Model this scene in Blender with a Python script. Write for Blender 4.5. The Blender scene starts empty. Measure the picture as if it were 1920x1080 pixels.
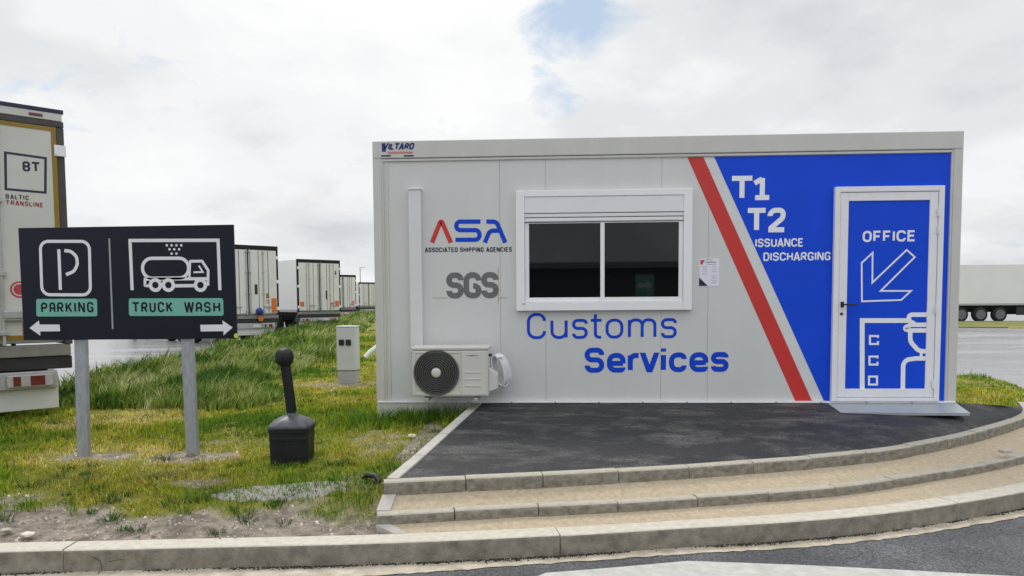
import bpy, bmesh, math, random
import numpy as np
from mathutils import Vector, Matrix
random.seed(7); RNG = np.random.default_rng(11)
R = math.radians
S = bpy.context.scene
COL = S.collection

# ---------------------------------------------------------------- camera, sky, sun, exposure
CAM = np.array([1.78, -7.486, 1.62])
YAW, PITCH, ROLL, FPX, CYP = -0.0515, -0.0615, -0.0067, 1390.0, 650.1
def axes():
    f = np.array([math.sin(YAW)*math.cos(PITCH), math.cos(YAW)*math.cos(PITCH), math.sin(PITCH)])
    r = np.cross(f, [0, 0, 1]); r /= np.linalg.norm(r); u = np.cross(r, f)
    c, s = math.cos(ROLL), math.sin(ROLL)
    return r*c+u*s, -r*s+u*c, f
AR, AU, AF = axes()
cd = bpy.data.cameras.new('camera'); cam = bpy.data.objects.new('camera', cd); COL.objects.link(cam)
M4 = Matrix.Identity(4)
for i in range(3):
    M4[i][0], M4[i][1], M4[i][2], M4[i][3] = AR[i], AU[i], -AF[i], CAM[i]
cam.matrix_world = M4
cd.sensor_width = 36; cd.lens = FPX/1920*36; cd.shift_y = (CYP-540)/1920
cd.clip_start = 0.05; cd.clip_end = 6000
S.camera = cam

SUN_EL, SUN_AZ = R(56), R(-35)          # azimuth measured from +Y (behind the cabin), negative = to the left
world = bpy.data.worlds.new("World"); S.world = world; world.use_nodes = True
def build_world():
    nt = world.node_tree; N = nt.nodes; L = nt.links; N.clear()
    out = N.new('ShaderNodeOutputWorld'); bg = N.new('ShaderNodeBackground')
    sky = N.new('ShaderNodeTexSky'); sky.sky_type = 'NISHITA'; sky.sun_disc = False
    sky.sun_elevation = SUN_EL; sky.sun_rotation = SUN_AZ
    sky.air_density = 1.0; sky.dust_density = 1.5; sky.ozone_density = 1.5
    tc = N.new('ShaderNodeTexCoord')
    def math_(op, a, b=None, c=None, clamp=False):
        n = N.new('ShaderNodeMath'); n.operation = op; n.use_clamp = clamp
        for i, v in enumerate((a, b, c)):
            if v is None: continue
            if isinstance(v, (int, float)): n.inputs[i].default_value = v
            else: L.new(v, n.inputs[i])
        return n.outputs[0]
    sep = N.new('ShaderNodeSeparateXYZ'); L.new(tc.outputs['Generated'], sep.inputs[0])
    zc = math_('ADD', math_('MAXIMUM', sep.outputs[2], 0.0), 0.30)
    cx = math_('DIVIDE', sep.outputs[0], zc); cy = math_('DIVIDE', sep.outputs[1], zc)
    cmb = N.new('ShaderNodeCombineXYZ'); L.new(cx, cmb.inputs[0]); L.new(cy, cmb.inputs[1]); cmb.inputs[2].default_value = 3.7
    def noise(scale, detail, rough, dist=0.0, off=0.0):
        mp = N.new('ShaderNodeMapping'); mp.inputs['Location'].default_value = (off, off*1.7, off*.3)
        L.new(cmb.outputs[0], mp.inputs[0])
        n = N.new('ShaderNodeTexNoise'); n.inputs['Scale'].default_value = scale; n.inputs['Detail'].default_value = detail
        n.inputs['Roughness'].default_value = rough; n.inputs['Distortion'].default_value = dist
        L.new(mp.outputs[0], n.inputs['Vector']); return n.outputs[0]
    def ramp(v, stops):
        r = N.new('ShaderNodeValToRGB'); r.color_ramp.interpolation = 'EASE'
        e = r.color_ramp.elements
        while len(e) < len(stops): e.new(0.5)
        for q, (p, c) in zip(e, stops): q.position = p; q.color = (c[0], c[1], c[2], 1)
        L.new(v, r.inputs[0]); return r.outputs[0]
    # cloud tone: bright tops, grey bellies
    tone = math_('ADD', math_('MULTIPLY', noise(1.05, 6, .52, .3, 2.3), .72), math_('MULTIPLY', noise(3.4, 5, .55, .2, 5.1), .28))
    cloud = ramp(tone, [(.35, (6.9, 7.15, 7.5)), (.46, (8.3, 8.5, 8.75)), (.56, (9.6, 9.7, 9.8)), (.68, (10.5, 10.5, 10.5))])
    # gaps: where the deck opens on blue
    def bump(px, py, k):
        d = AF + AR*(px-960)/FPX - AU*(py-CYP)/FPX; d = d/np.linalg.norm(d)
        n = N.new('ShaderNodeVectorMath'); n.operation = 'DOT_PRODUCT'
        L.new(tc.outputs['Generated'], n.inputs[0]); n.inputs[1].default_value = tuple(d)
        return math_('POWER', math_('MAXIMUM', n.outputs['Value'], 0.0), k)
    b = math_('ADD', math_('MULTIPLY', bump(1085, 10, 520), .78), math_('MULTIPLY', bump(1050, 85, 900), .22))
    b = math_('ADD', b, math_('MULTIPLY', bump(1030, 168, 900), .52))
    b = math_('ADD', b, math_('MULTIPLY', bump(90, 165, 500), .40))
    b = math_('ADD', b, math_('MULTIPLY', bump(330, 165, 600), .34))
    b = math_('ADD', b, math_('MULTIPLY', math_('SUBTRACT', noise(5.2, 10, .60, .5, 9.4), .5), 2.6))
    gap = math_('MULTIPLY', math_('SUBTRACT', b, .34, clamp=True), 1.7, clamp=True)
    mix = N.new('ShaderNodeMix'); mix.data_type = 'RGBA'
    # an overcast deck is brightest high up
    hi = N.new('ShaderNodeMapRange'); hi.interpolation_type = 'SMOOTHSTEP'; L.new(sep.outputs[2], hi.inputs[0])
    hi.inputs[1].default_value = .38; hi.inputs[2].default_value = .9; hi.inputs[3].default_value = 1.0; hi.inputs[4].default_value = 1.7
    sc2 = N.new('ShaderNodeVectorMath'); sc2.operation = 'SCALE'; L.new(cloud, sc2.inputs[0]); L.new(hi.outputs[0], sc2.inputs['Scale']); cloud = sc2.outputs[0]
    thin = N.new('ShaderNodeMix'); thin.data_type = 'RGBA'; thin.inputs[0].default_value = .55
    L.new(sky.outputs[0], thin.inputs[6]); thin.inputs[7].default_value = (7.4, 8.9, 10.6, 1)
    L.new(gap, mix.inputs[0]); L.new(cloud, mix.inputs[6]); L.new(thin.outputs[2], mix.inputs[7])
    L.new(mix.outputs[2], bg.inputs[0]); bg.inputs[1].default_value = 0.095
    L.new(bg.outputs[0], out.inputs[0])
build_world()
sd = bpy.data.lights.new('sun', 'SUN'); sd.energy = 1.5; sd.angle = R(12); sd.color = (1.0, .955, .88)
sun = bpy.data.objects.new('sun', sd); COL.objects.link(sun)
sdir = Vector((math.sin(SUN_AZ)*math.cos(SUN_EL), math.cos(SUN_AZ)*math.cos(SUN_EL), math.sin(SUN_EL)))
sun.rotation_euler = sdir.to_track_quat('Z', 'Y').to_euler(); sun.location = sdir*60
vs = S.view_settings; S.display_settings.display_device = 'sRGB'
vs.view_transform = 'Standard'; vs.look = 'None'; vs.exposure = 0.0; vs.gamma = 1.0; vs.use_curve_mapping = False
S.cycles.max_bounces = 6; S.cycles.use_denoising = True

# ---------------------------------------------------------------- measuring the place from the photograph
def ray(x, y): return AF + AR*(x-960)/FPX - AU*(y-CYP)/FPX
def on_z(x, y, z): d = ray(x, y); return CAM + d*((z-CAM[2])/d[2])
def on_y(x, y, Y): d = ray(x, y); return CAM + d*((Y-CAM[1])/d[1])
BASE = 0.433                              # height of the cabin's underside above the road
FACE = 0.020                              # front face of the wall panels
def W(x, y, Y=FACE): p = on_y(x, y, Y); return float(p[0]), float(p[2]-BASE)   # cabin coordinates of a spot on the facade

# ---------------------------------------------------------------- materials
def mat(name, col, rough=.6, metal=0.0, var=0.0, vscale=6.0, bump=0.0, bscale=60.0, spec=.5, col2=None, detail=6, stretch=None, coat=0.0):
    m = bpy.data.materials.new(name); m.use_nodes = True
    N = m.node_tree.nodes; L = m.node_tree.links; b = N['Principled BSDF']
    b.inputs['Base Color'].default_value = (*col, 1); b.inputs['Roughness'].default_value = rough
    b.inputs['Metallic'].default_value = metal; b.inputs['Specular IOR Level'].default_value = spec
    if coat: b.inputs['Coat Weight'].default_value = coat
    tc = N.new('ShaderNodeTexCoord'); src = tc.outputs['Object']
    if stretch:
        mp = N.new('ShaderNodeMapping'); mp.inputs['Scale'].default_value = stretch; L.new(src, mp.inputs[0]); src = mp.outputs[0]
    if var or col2:
        n = N.new('ShaderNodeTexNoise'); n.inputs['Scale'].default_value = vscale; n.inputs['Detail'].default_value = detail; n.inputs['Roughness'].default_value = .62
        L.new(src, n.inputs['Vector'])
        r = N.new('ShaderNodeValToRGB'); e = r.color_ramp.elements; e[0].position = .32; e[1].position = .68
        c2 = col2 if col2 else tuple(min(1, c*(1+var)) for c in col)
        c1 = col if col2 else tuple(c*(1-var) for c in col)
        e[0].color = (*c1, 1); e[1].color = (*c2, 1)
        L.new(n.outputs[0], r.inputs[0]); L.new(r.outputs[0], b.inputs['Base Color'])
        q = N.new('ShaderNodeMath'); q.operation = 'MULTIPLY_ADD'; q.inputs[1].default_value = .16; q.inputs[2].default_value = max(.03, rough-.08)
        L.new(n.outputs[0], q.inputs[0]); L.new(q.outputs[0], b.inputs['Roughness'])
    if bump:
        n2 = N.new('ShaderNodeTexNoise'); n2.inputs['Scale'].default_value = bscale; n2.inputs['Detail'].default_value = 4
        L.new(src, n2.inputs['Vector'])
        bp = N.new('ShaderNodeBump'); bp.inputs['Strength'].default_value = bump; bp.inputs['Distance'].default_value = .01
        L.new(n2.outputs[0], bp.inputs['Height']); L.new(bp.outputs[0], b.inputs['Normal'])
    return m
MT = dict(
    panel=mat('panel_white', (.65, .665, .66), .42, var=.022, vscale=2.2, stretch=(1.3, 1, .35), bump=.03, bscale=2.5),
    frame=mat('frame_grey', (.60, .60, .575), .45, var=.05, vscale=3, stretch=(1, 1, .4)),
    pvc=mat('pvc_white', (.87, .88, .91), .35, var=.02, vscale=3),
    shutter=mat('shutter_white', (.80, .81, .85), .4, var=.02, vscale=3),
    alu=mat('door_white', (.83, .84, .88), .35, var=.03),
    blue=mat('vinyl_blue', (.005, .070, .72), .45, var=.05, vscale=1.5, spec=.22),
    blue_text=mat('vinyl_text_blue', (.004, .062, .64), .45, var=.03, spec=.22),
    navy=mat('vinyl_navy', (.010, .012, .05), .4, var=.05),
    red=mat('vinyl_red', (.60, .035, .03), .42, var=.05, vscale=2),
    pale=mat('vinyl_pale', (.70, .72, .72), .42, var=.03),
    white=mat('vinyl_white', (.87, .90, .96), .4, var=.02),
    grey=mat('vinyl_grey', (.14, .155, .16), .45, var=.04),
    rust_line=mat('vinyl_orange_line', (.50, .36, .27), .5, var=.05),
    glass=mat('window_glass', (.0035, .004, .0045), .02, spec=.50),
    black=mat('black_plastic', (.012, .012, .013), .5, var=.2, vscale=9),
    handle=mat('black_metal', (.01, .01, .012), .35),
    ac=mat('ac_beige', (.63, .63, .585), .45, var=.03, vscale=4),
    acdark=mat('ac_grille', (.085, .088, .085), .45, var=.1),
    hose=mat('hose_white', (.72, .72, .76), .45, var=.06, vscale=20),
    duct=mat('duct_white', (.72, .74, .745), .4, var=.02),
    ash=mat('ash_bin_plastic', (.010, .011, .014), .5, var=.3, vscale=7, bump=.15, bscale=90, spec=.35),
    ashlid=mat('ash_bin_lid', (.050, .055, .068), .42, var=.25, vscale=9, bump=.1, bscale=90),
    galv=mat('galvanised_steel', (.40, .43, .48), .42, metal=.55, var=.16, vscale=34, stretch=(1, 1, .35)),
    signnavy=mat('sign_navy', (.010, .012, .024), .35, var=.08, vscale=2, spec=.25),
    signwhite=mat('sign_white', (.78, .79, .86), .4, var=.02),
    signteal=mat('sign_teal', (.17, .46, .39), .4, var=.03),
    signdot=mat('sign_dot', (.60, .62, .06), .5, var=.05),
    util=mat('utility_grey', (.58, .60, .61), .5, var=.04, vscale=4),
    plinth=mat('utility_plinth', (.40, .41, .41), .6, var=.08, vscale=8),
    tr_white=mat('trailer_white', (.66, .665, .655), .45, var=.05, vscale=.9),
    tr_door=mat('trailer_door', (.58, .58, .555), .42, var=.06, vscale=1.1),
    tr_side=mat('trailer_side', (.80, .805, .80), .4, var=.03, vscale=.6),
    tr_dark=mat('trailer_dark', (.022, .022, .024), .55, var=.3, vscale=5),
    tr_brown=mat('trailer_frame', (.055, .05, .05), .5, var=.2, vscale=5),
    tr_steel=mat('trailer_steel', (.42, .43, .43), .45, metal=.3, var=.12, vscale=8),
    tr_sill=mat('trailer_sill', (.23, .225, .21), .6, var=.2, vscale=5),
    tr_far_door=mat('trailer_door_white', (.70, .70, .675), .42, var=.05, vscale=1.1),
    tr_far_frame=mat('trailer_frame_black', (.016, .015, .015), .6, var=.2, vscale=5, spec=.25),
    tr_seam=mat('trailer_seam', (.10, .10, .095), .6),
    yellow=mat('tape_yellow', (.27, .165, .006), .4, var=.1, vscale=8),
    orange=mat('plate_orange', (.62, .16, .012), .4, var=.08),
    lens=mat('lens_red', (.13, .014, .017), .25, var=.15, vscale=14, coat=.5),
    lamp_white=mat('lens_clear', (.45, .42, .42), .25, var=.1),
    tyre=mat('tyre', (.014, .014, .015), .8, var=.2),
    rim=mat('wheel_rim', (.16, .16, .165), .5, metal=.3, var=.15),
    barrel=mat('blue_cap', (.015, .03, .22), .4, var=.05),
    kerb_face=mat('concrete_grime_shade', (.165, .148, .12), .9, col2=(.33, .305, .255), vscale=12, bump=.6, bscale=110, detail=13),  # road grime, plus the upright face's shade put into a darker colour
    kerb_in_face=mat('concrete_moss_shade', (.15, .136, .108), .9, col2=(.34, .31, .255), vscale=18, bump=.6, bscale=110, detail=13, stretch=(1, 1, 1.6)),  # moss stains, with the step fronts' shade also painted into the colour
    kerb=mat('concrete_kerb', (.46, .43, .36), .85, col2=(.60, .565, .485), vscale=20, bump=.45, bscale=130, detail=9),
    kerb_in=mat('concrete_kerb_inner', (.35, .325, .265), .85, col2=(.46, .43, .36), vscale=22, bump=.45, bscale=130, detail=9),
    slab=mat('concrete_block', (.44, .42, .39), .85, var=.1, vscale=12, bump=.3),
    gutter=mat('concrete_gutter', (.30, .265, .20), .9, col2=(.56, .50, .41), vscale=7, bump=.4, bscale=90, detail=10),
    paint=mat('road_paint', (.40, .40, .375), .8, col2=(.54, .54, .515), vscale=11, bump=.5, bscale=160, detail=12),
    ramp=mat('ramp_metal', (.40, .43, .46), .42, metal=.35, var=.06, vscale=6),
    stone=mat('stone_grey', (.40, .37, .33), .85, var=.2, vscale=20, bump=.4),
    stone_pale=mat('stone_pale', (.66, .58, .52), .85, var=.12, vscale=20, bump=.3),
    paper=mat('paper', (.80, .79, .90), .6, var=.02),
    pole=mat('mast_grey', (.45, .46, .47), .5),
    pipe=mat('pvc_pipe', (.75, .75, .73), .4, var=.04),
    canopy=mat('building_dark', (.06, .062, .064), .7, var=.2),
)

# ---------------------------------------------------------------- mesh helpers
class MB:
    def __init__(s): s.v = []; s.f = []; s.sm = []; s.auto = []
    def add(s, vs_, fs, smooth=False):
        o = len(s.v); s.v += [tuple(map(float, q)) for q in vs_]
        for f in fs: s.f.append(tuple(o+i for i in f)); s.sm.append(smooth)
        s.auto.append((len(s.v), len(s.f))); return s
    def box(s, x0, x1, y0, y1, z0, z1):
        return s.add([(x0,y0,z0),(x1,y0,z0),(x1,y1,z0),(x0,y1,z0),(x0,y0,z1),(x1,y0,z1),(x1,y1,z1),(x0,y1,z1)],
                     [(0,3,2,1),(4,5,6,7),(0,1,5,4),(1,2,6,5),(2,3,7,6),(3,0,4,7)])
    def prism(s, poly, y0, y1):          # poly in (x,z), counter-clockwise seen from -y
        n = len(poly)
        v = [(p[0], y0, p[1]) for p in poly]+[(p[0], y1, p[1]) for p in poly]
        f = [tuple(range(n)), tuple(range(2*n-1, n-1, -1))]+[(i, i+n, (i+1) % n+n, (i+1) % n) for i in range(n)]
        return s.add(v, f)
    def frame(s, x0, x1, z0, z1, t, y0, y1, tb=None, tt=None):   # rectangular ring, butt-jointed
        tb = t if tb is None else tb; tt = t if tt is None else tt
        s.box(x0, x0+t, y0, y1, z0, z1); s.box(x1-t, x1, y0, y1, z0, z1)
        s.box(x0+t, x1-t, y0, y1, z0, z0+tb); s.box(x0+t, x1-t, y0, y1, z1-tt, z1); return s
    def tube(s, pts, r, n=10, cap=True):
        P = [Vector(p) for p in pts]; rr = r if isinstance(r, (list, tuple)) else [r]*len(P)
        rings = []; up = None
        for i, p in enumerate(P):
            t = (P[min(i+1, len(P)-1)]-P[max(i-1, 0)]).normalized()
            if up is None:
                up = t.orthogonal().normalized()
            else:
                up = (up - t*up.dot(t)).normalized()
            w = t.cross(up)
            rings.append([p+(up*math.cos(2*math.pi*k/n)+w*math.sin(2*math.pi*k/n))*rr[i] for k in range(n)])
        v = [q for g in rings for q in g]; f = []
        for i in range(len(P)-1):
            for k in range(n):
                f.append((i*n+k, i*n+(k+1) % n, (i+1)*n+(k+1) % n, (i+1)*n+k))
        s.add(v, f, True)
        if cap:
            s.add(rings[0], [tuple(reversed(range(n)))]); s.add(rings[-1], [tuple(range(n))])
        return s
    def lathe(s, prof, c=(0, 0, 0), axis='z', n=40, smooth=True):   # prof: (radius, height)
        v = []; f = []
        for (r_, h) in prof:
            for k in range(n):
                a = 2*math.pi*k/n; q = (r_*math.cos(a), r_*math.sin(a), h)
                if axis == 'y': q = (q[0], -q[2], q[1])
                if axis == 'x': q = (q[2], q[0], q[1])
                v.append((c[0]+q[0], c[1]+q[1], c[2]+q[2]))
        for i in range(len(prof)-1):
            for k in range(n): f.append((i*n+k, i*n+(k+1) % n, (i+1)*n+(k+1) % n, (i+1)*n+k))
        s.add(v, f, smooth)
        s.add(v[:n], [tuple(reversed(range(n)))]); s.add(v[-n:], [tuple(range(n))]); return s
    def mark(s): s.cuts = getattr(s, 'cuts', [])+[(len(s.v), len(s.f))]; return s
    def build(s, name, m, parent=None, bevel=0.0, loc=None, segs=2, each=False):
        if each:                       # every added piece (or every piece between marks) an object of its own
            cuts = getattr(s, 'cuts', None) or s.auto; out = []
            for (a, fa), (b, fb) in zip([(0, 0)]+cuts[:-1], cuts):
                q = MB(); q.v = s.v[a:b]; q.f = [tuple(i-a for i in f) for f in s.f[fa:fb]]; q.sm = s.sm[fa:fb]
                out.append(q.build(name, m, parent, bevel, loc, segs))
            return out[0]
        me = bpy.data.meshes.new(name); me.from_pydata(s.v, [], s.f); me.update()
        me.polygons.foreach_set('use_smooth', s.sm)
        me.materials.append(m if not isinstance(m, str) else MT[m])
        o = bpy.data.objects.new(name, me); COL.objects.link(o)
        if parent: o.parent = parent
        if loc is not None: o.location = loc
        if bevel:
            bv = o.modifiers.new('bevel', 'BEVEL'); bv.width = bevel; bv.segments = segs; bv.limit_method = 'ANGLE'; bv.angle_limit = R(40)
        return o
def empty(name, loc=(0, 0, 0), rz=0.0):
    o = bpy.data.objects.new(name, None); COL.objects.link(o); o.location = loc; o.rotation_euler = (0, 0, rz); o.empty_display_size = .2; return o
def tag(o, label, cat, group=None, kind=None):
    o['label'] = label; o['category'] = cat
    if group: o['group'] = group
    if kind: o['kind'] = kind
    return o
def structure(o): o['kind'] = 'structure'; return o
def stuff(o, label, cat): o['kind'] = 'stuff'; o['label'] = label; o['category'] = cat; return o

# ---- strokes (outline drawing and lettering)
def rounded(pts, r, closed=False, seg=7):
    n = len(pts); out = []
    for i, p in enumerate(pts):
        if r <= 0 or (not closed and i in (0, n-1)): out.append(tuple(p)); continue
        a = np.array(pts[i-1], float); b = np.array(p, float); c = np.array(pts[(i+1) % n], float)
        u = a-b; v = c-b; lu = np.linalg.norm(u); lv = np.linalg.norm(v); u /= lu; v /= lv
        cosang = np.clip(u@v, -1, 1); ang = math.acos(cosang)
        if ang > 3.05: out.append(tuple(p)); continue
        d = r/math.tan(ang/2)
        lim_u = lu*(.5 if (closed or i-1 > 0) else 1.0); lim_v = lv*(.5 if (closed or i+1 < n-1) else 1.0)
        d = min(d, lim_u*.999, lim_v*.999); rr = d*math.tan(ang/2)
        p0 = b+u*d; p1 = b+v*d; bis = (u+v); bis /= np.linalg.norm(bis); ctr = b+bis*(rr/math.sin(ang/2))
        a0 = math.atan2(*(p0-ctr)[::-1]); a1 = math.atan2(*(p1-ctr)[::-1]); da = (a1-a0+math.pi) % (2*math.pi)-math.pi
        for k in range(seg+1):
            t = a0+da*k/seg; out.append((ctr[0]+rr*math.cos(t), ctr[1]+rr*math.sin(t)))
    res = [out[0]]
    for q in out[1:]:
        if math.hypot(q[0]-res[-1][0], q[1]-res[-1][1]) > 1e-6: res.append(q)
    return res
def strip(pts, w, closed=False):
    P = [np.array(p, float) for p in pts]; n = len(P)
    if closed and np.linalg.norm(P[0]-P[-1]) < 1e-6: P = P[:-1]; n -= 1
    Lq = []; Rq = []
    for i in range(n):
        pr = P[i-1] if (closed or i > 0) else None; nx = P[(i+1) % n] if (closed or i < n-1) else None
        d1 = (P[i]-pr) if pr is not None else (nx-P[i]); d2 = (nx-P[i]) if nx is not None else (P[i]-pr)
        d1 = d1/np.linalg.norm(d1); d2 = d2/np.linalg.norm(d2)
        n1 = np.array([-d1[1], d1[0]]); n2 = np.array([-d2[1], d2[0]]); m = n1+n2; lm = np.linalg.norm(m)
        m = n1 if lm < 1e-3 else m/lm
        k = 1/max(.28, m@n1)
        Lq.append(P[i]+m*k*w/2); Rq.append(P[i]-m*k*w/2)
    v = Rq+Lq; f = []
    for i in range(n if closed else n-1):
        j = (i+1) % n; f.append((i, j, n+j, n+i))
    return v, f
class Plane2D:                         # draws flat marks on a plane: origin, unit right, unit up; the marks stand a hair proud
    def __init__(s, mb, O, ux, uy, lift=.0016):
        s.mb = mb; s.O = np.array(O, float); s.ux = np.array(ux, float); s.uy = np.array(uy, float)
        s.n = np.cross(s.ux, s.uy); s.n /= np.linalg.norm(s.n); s.k = 0; s.lift = lift
    def p3(s, q, off): return s.O+s.ux*q[0]+s.uy*q[1]+s.n*off
    def off(s): s.k += 1; return s.lift+.00018*(s.k % 5)
    def stroke(s, pts, w, r=0, closed=False):
        v, f = strip(rounded(pts, r, closed), w, closed); o = s.off(); s.mb.add([s.p3(q, o) for q in v], f)
    def poly(s, pts, r=0):
        q = rounded(pts, r, True) if r else pts; o = s.off()
        a = sum(q[i][0]*q[(i+1) % len(q)][1]-q[(i+1) % len(q)][0]*q[i][1] for i in range(len(q)))
        if a < 0: q = list(reversed(q))
        s.mb.add([s.p3(t, o) for t in q], [tuple(range(len(q)))])
    def disc(s, c, r, n=20): s.poly([(c[0]+r*math.cos(2*math.pi*k/n), c[1]+r*math.sin(2*math.pi*k/n)) for k in range(n)])
# DIN-like stroke letters: centre lines in a unit box (x 0..1 of the glyph width, y 0..1 of the cap height)
XH = .73
HH = 'h'
G = {
 'A': (.66, [([(0, 0), (.5, 1)], HH, 0), ([(.5, 1), (1, 0)], HH, 0), ([(.2, .26), (.8, .26)], 0, 0)]),
 'B': (.58, [([(0, .5), (.8, .5), (1, .75), (.8, 1), (0, 1), (0, 0), (.85, 0), (1, .25), (.85, .5)], .16, 0)]),
 'C': (.60, [([(1, .72), (1, 1), (0, 1), (0, 0), (1, 0), (1, .28)], .28, 0)]),
 'D': (.58, [([(0, 0), (0, 1)], 0, 0), ([(0, 1), (1, 1), (1, 0), (0, 0)], .27, 0)]),
 'E': (.50, [([(1, 1), (0, 1), (0, 0), (1, 0)], 0, 0), ([(0, .52), (.88, .52)], 0, 0)]),
 'F': (.50, [([(1, 1), (0, 1), (0, 0)], 0, 0), ([(0, .50), (.86, .50)], 0, 0)]),
 'G': (.58, [([(1, .74), (1, 1), (0, 1), (0, 0), (1, 0), (1, .47), (.55, .47)], .26, 0)]),
 'H': (.58, [([(0, 0), (0, 1)], 0, 0), ([(1, 0), (1, 1)], 0, 0), ([(0, .5), (1, .5)], 0, 0)]),
 'I': (.02, [([(.5, 0), (.5, 1)], 0, 0)]),
 'K': (.58, [([(0, 0), (0, 1)], 0, 0), ([(1, 1), (.1, .42)], 0, 0), ([(.38, .60), (1, 0)], 0, 0)]),
 'L': (.48, [([(0, 1), (0, 0), (1, 0)], 0, 0)]),
 'N': (.60, [([(0, 0), (0, 1)], 0, 0), ([(0, 1), (1, 0)], HH, 0), ([(1, 0), (1, 1)], 0, 0)]),
 'O': (.58, [([(.5, 1), (0, 1), (0, 0), (1, 0), (1, 1), (.5, 1)], .28, 0)]),
 'P': (.56, [([(0, 0), (0, 1), (1, 1), (1, .45), (0, .45)], .26, 0)]),
 'R': (.57, [([(0, 0), (0, 1), (1, 1), (1, .47), (0, .47)], .24, 0), ([(.5, .45), (1, 0)], 0, 0)]),
 'S': (.56, [([(1, .76), (1, 1), (0, 1), (0, .52), (1, .52), (1, 0), (0, 0), (0, .24)], .24, 0)]),
 'T': (.66, [([(-.1, 1), (1.1, 1)], 0, 0), ([(.5, .99), (.5, 0)], 0, 0)]),
 'U': (.57, [([(0, 1), (0, 0), (1, 0), (1, 1)], .28, 0)]),
 'V': (.62, [([(0, 1), (.5, 0)], HH, 0), ([(.5, 0), (1, 1)], HH, 0)]),
 'W': (.90, [([(0, 1), (.25, 0)], HH, 0), ([(.25, 0), (.5, 1)], HH, 0), ([(.5, 1), (.75, 0)], HH, 0), ([(.75, 0), (1, 1)], HH, 0)]),
 '1': (.42, [([(.55, 1), (.55, 0)], 0, 0), ([(-.18, .74), (.52, .95)], 0, 0), ([(-.1, 0), (1.2, 0)], 0, 0)]),
 '2': (.58, [([(0, .70), (0, 1), (1, 1), (1, .62), (.02, .06)], .26, 0), ([(-.12, 0), (1.1, 0)], 0, 0)]),
 '7': (.54, [([(0, 1), (1, 1), (.3, 0)], 0, 0)]),
 '0': (.54, [([(.5, 1), (0, 1), (0, 0), (1, 0), (1, 1), (.5, 1)], .28, 0)]),
 'u': (.53, [([(0, XH), (0, 0), (1, 0), (1, XH)], .24, 0), ([(1, 0), (1, .3)], 0, 0)]),
 's': (.47, [([(1, XH*.80), (1, XH), (0, XH), (0, XH*.53), (1, XH*.53), (1, 0), (0, 0), (0, XH*.22)], .185, 0)]),
 't': (.34, [([(.38, .98), (.38, 0), (1, 0)], .14, 0), ([(-.12, XH), (1.05, XH)], 0, 0)]),
 'o': (.55, [([(.5, XH), (0, XH), (0, 0), (1, 0), (1, XH), (.5, XH)], .25, 0)]),
 'm': (.94, [([(0, 0), (0, XH)], 0, 0), ([(0, XH*.6), (.03, XH), (.5, XH), (.5, 0)], .2, 0), ([(.5, XH*.6), (.53, XH), (1, XH), (1, 0)], .2, 0)]),
 'e': (.52, [([(0, XH*.46), (1, XH*.46)], 0, 0), ([(1, XH*.46), (1, XH), (0, XH), (0, 0), (1, 0), (1, XH*.18)], .23, 0)]),
 'r': (.30, [([(0, 0), (0, XH)], 0, 0), ([(0, XH*.55), (.05, XH), (1.05, XH*.98)], .2, 0)]),
 'v': (.54, [([(0, XH), (.5, 0)], HH, 0), ([(.5, 0), (1, XH)], HH, 0)]),
 'i': (.02, [([(.5, 0), (.5, XH)], 0, 0), ([(.5, .90), (.5, 1.06)], 0, 0)]),
 'c': (.48, [([(1, XH*.72), (1, XH), (0, XH), (0, 0), (1, 0), (1, XH*.28)], .24, 0)]),
}
NARROW_A = (.50, [([(0, 0), (0, 1), (1, 1), (1, 0)], .25, 0), ([(0, .42), (1, .42)], 0, 0)])
KERN = {'st': -.07, 'to': -.06, 'rv': -.13, 'er': -.02, 'vi': -.05, 'TA': -.12, 'LT': -.10, 'AN': -.05, 'HA': -.05, 'AR': -.05, 'UA': -.05, 'LI': -.03, 'RA': -.05, 'AS': -.06, 'WA': -.08, 'AG': -.05, 'IA': -.04, 'AT': -.1}
def write(pl, text, w, h, t, gap=.20, slant=0.0, round_a=False, space=.38):
    """text in a box w by h from the plane's current origin; t = stroke as a share of h"""
    adv = []; x = 0; prev = ''
    for ch in text:
        x += KERN.get(prev+ch, 0); prev = ch
        if ch == ' ': adv.append(None); x += space; continue
        g = NARROW_A if (ch == 'A' and round_a) else G[ch]
        adv.append((x, g)); x += g[0]+t+gap
    total = x-gap; sx = w/total
    for a in adv:
        if a is None: continue
        x0, (gw, strokes) = a
        for pts, r, cl in strokes:
            q = []
            for (px, py) in pts:
                yy = t/2+py*(1-t) ; q.append(((x0+t/2+px*gw), yy))
            q = [(u*sx/h, v) for u, v in q]
            if r == HH:
                (ua, va), (ub, vb) = q; dv = abs(vb-va); L_ = math.hypot(ub-ua, dv); hw = t/2*L_/dv; ext = t/2*(ub-ua)/dv
                va, vb = (va-t/2, vb+t/2) if vb > va else (va+t/2, vb-t/2); 
                quad = [(ua-hw-ext*0, va), (ua+hw, va), (ub+hw, vb), (ub-hw, vb)]
                pl.poly([((u+slant*v)*h, v*h) for u, v in quad]); continue
            rr = r*min(1, sx/h*1.05)
            q = [((u+slant*v)*h, v*h) for u, v in (rounded(q, rr) if rr else q)]
            v_, f_ = strip(q, t*h); o = pl.off(); pl.mb.add([pl.p3(k, o) for k in v_], f_)
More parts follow.
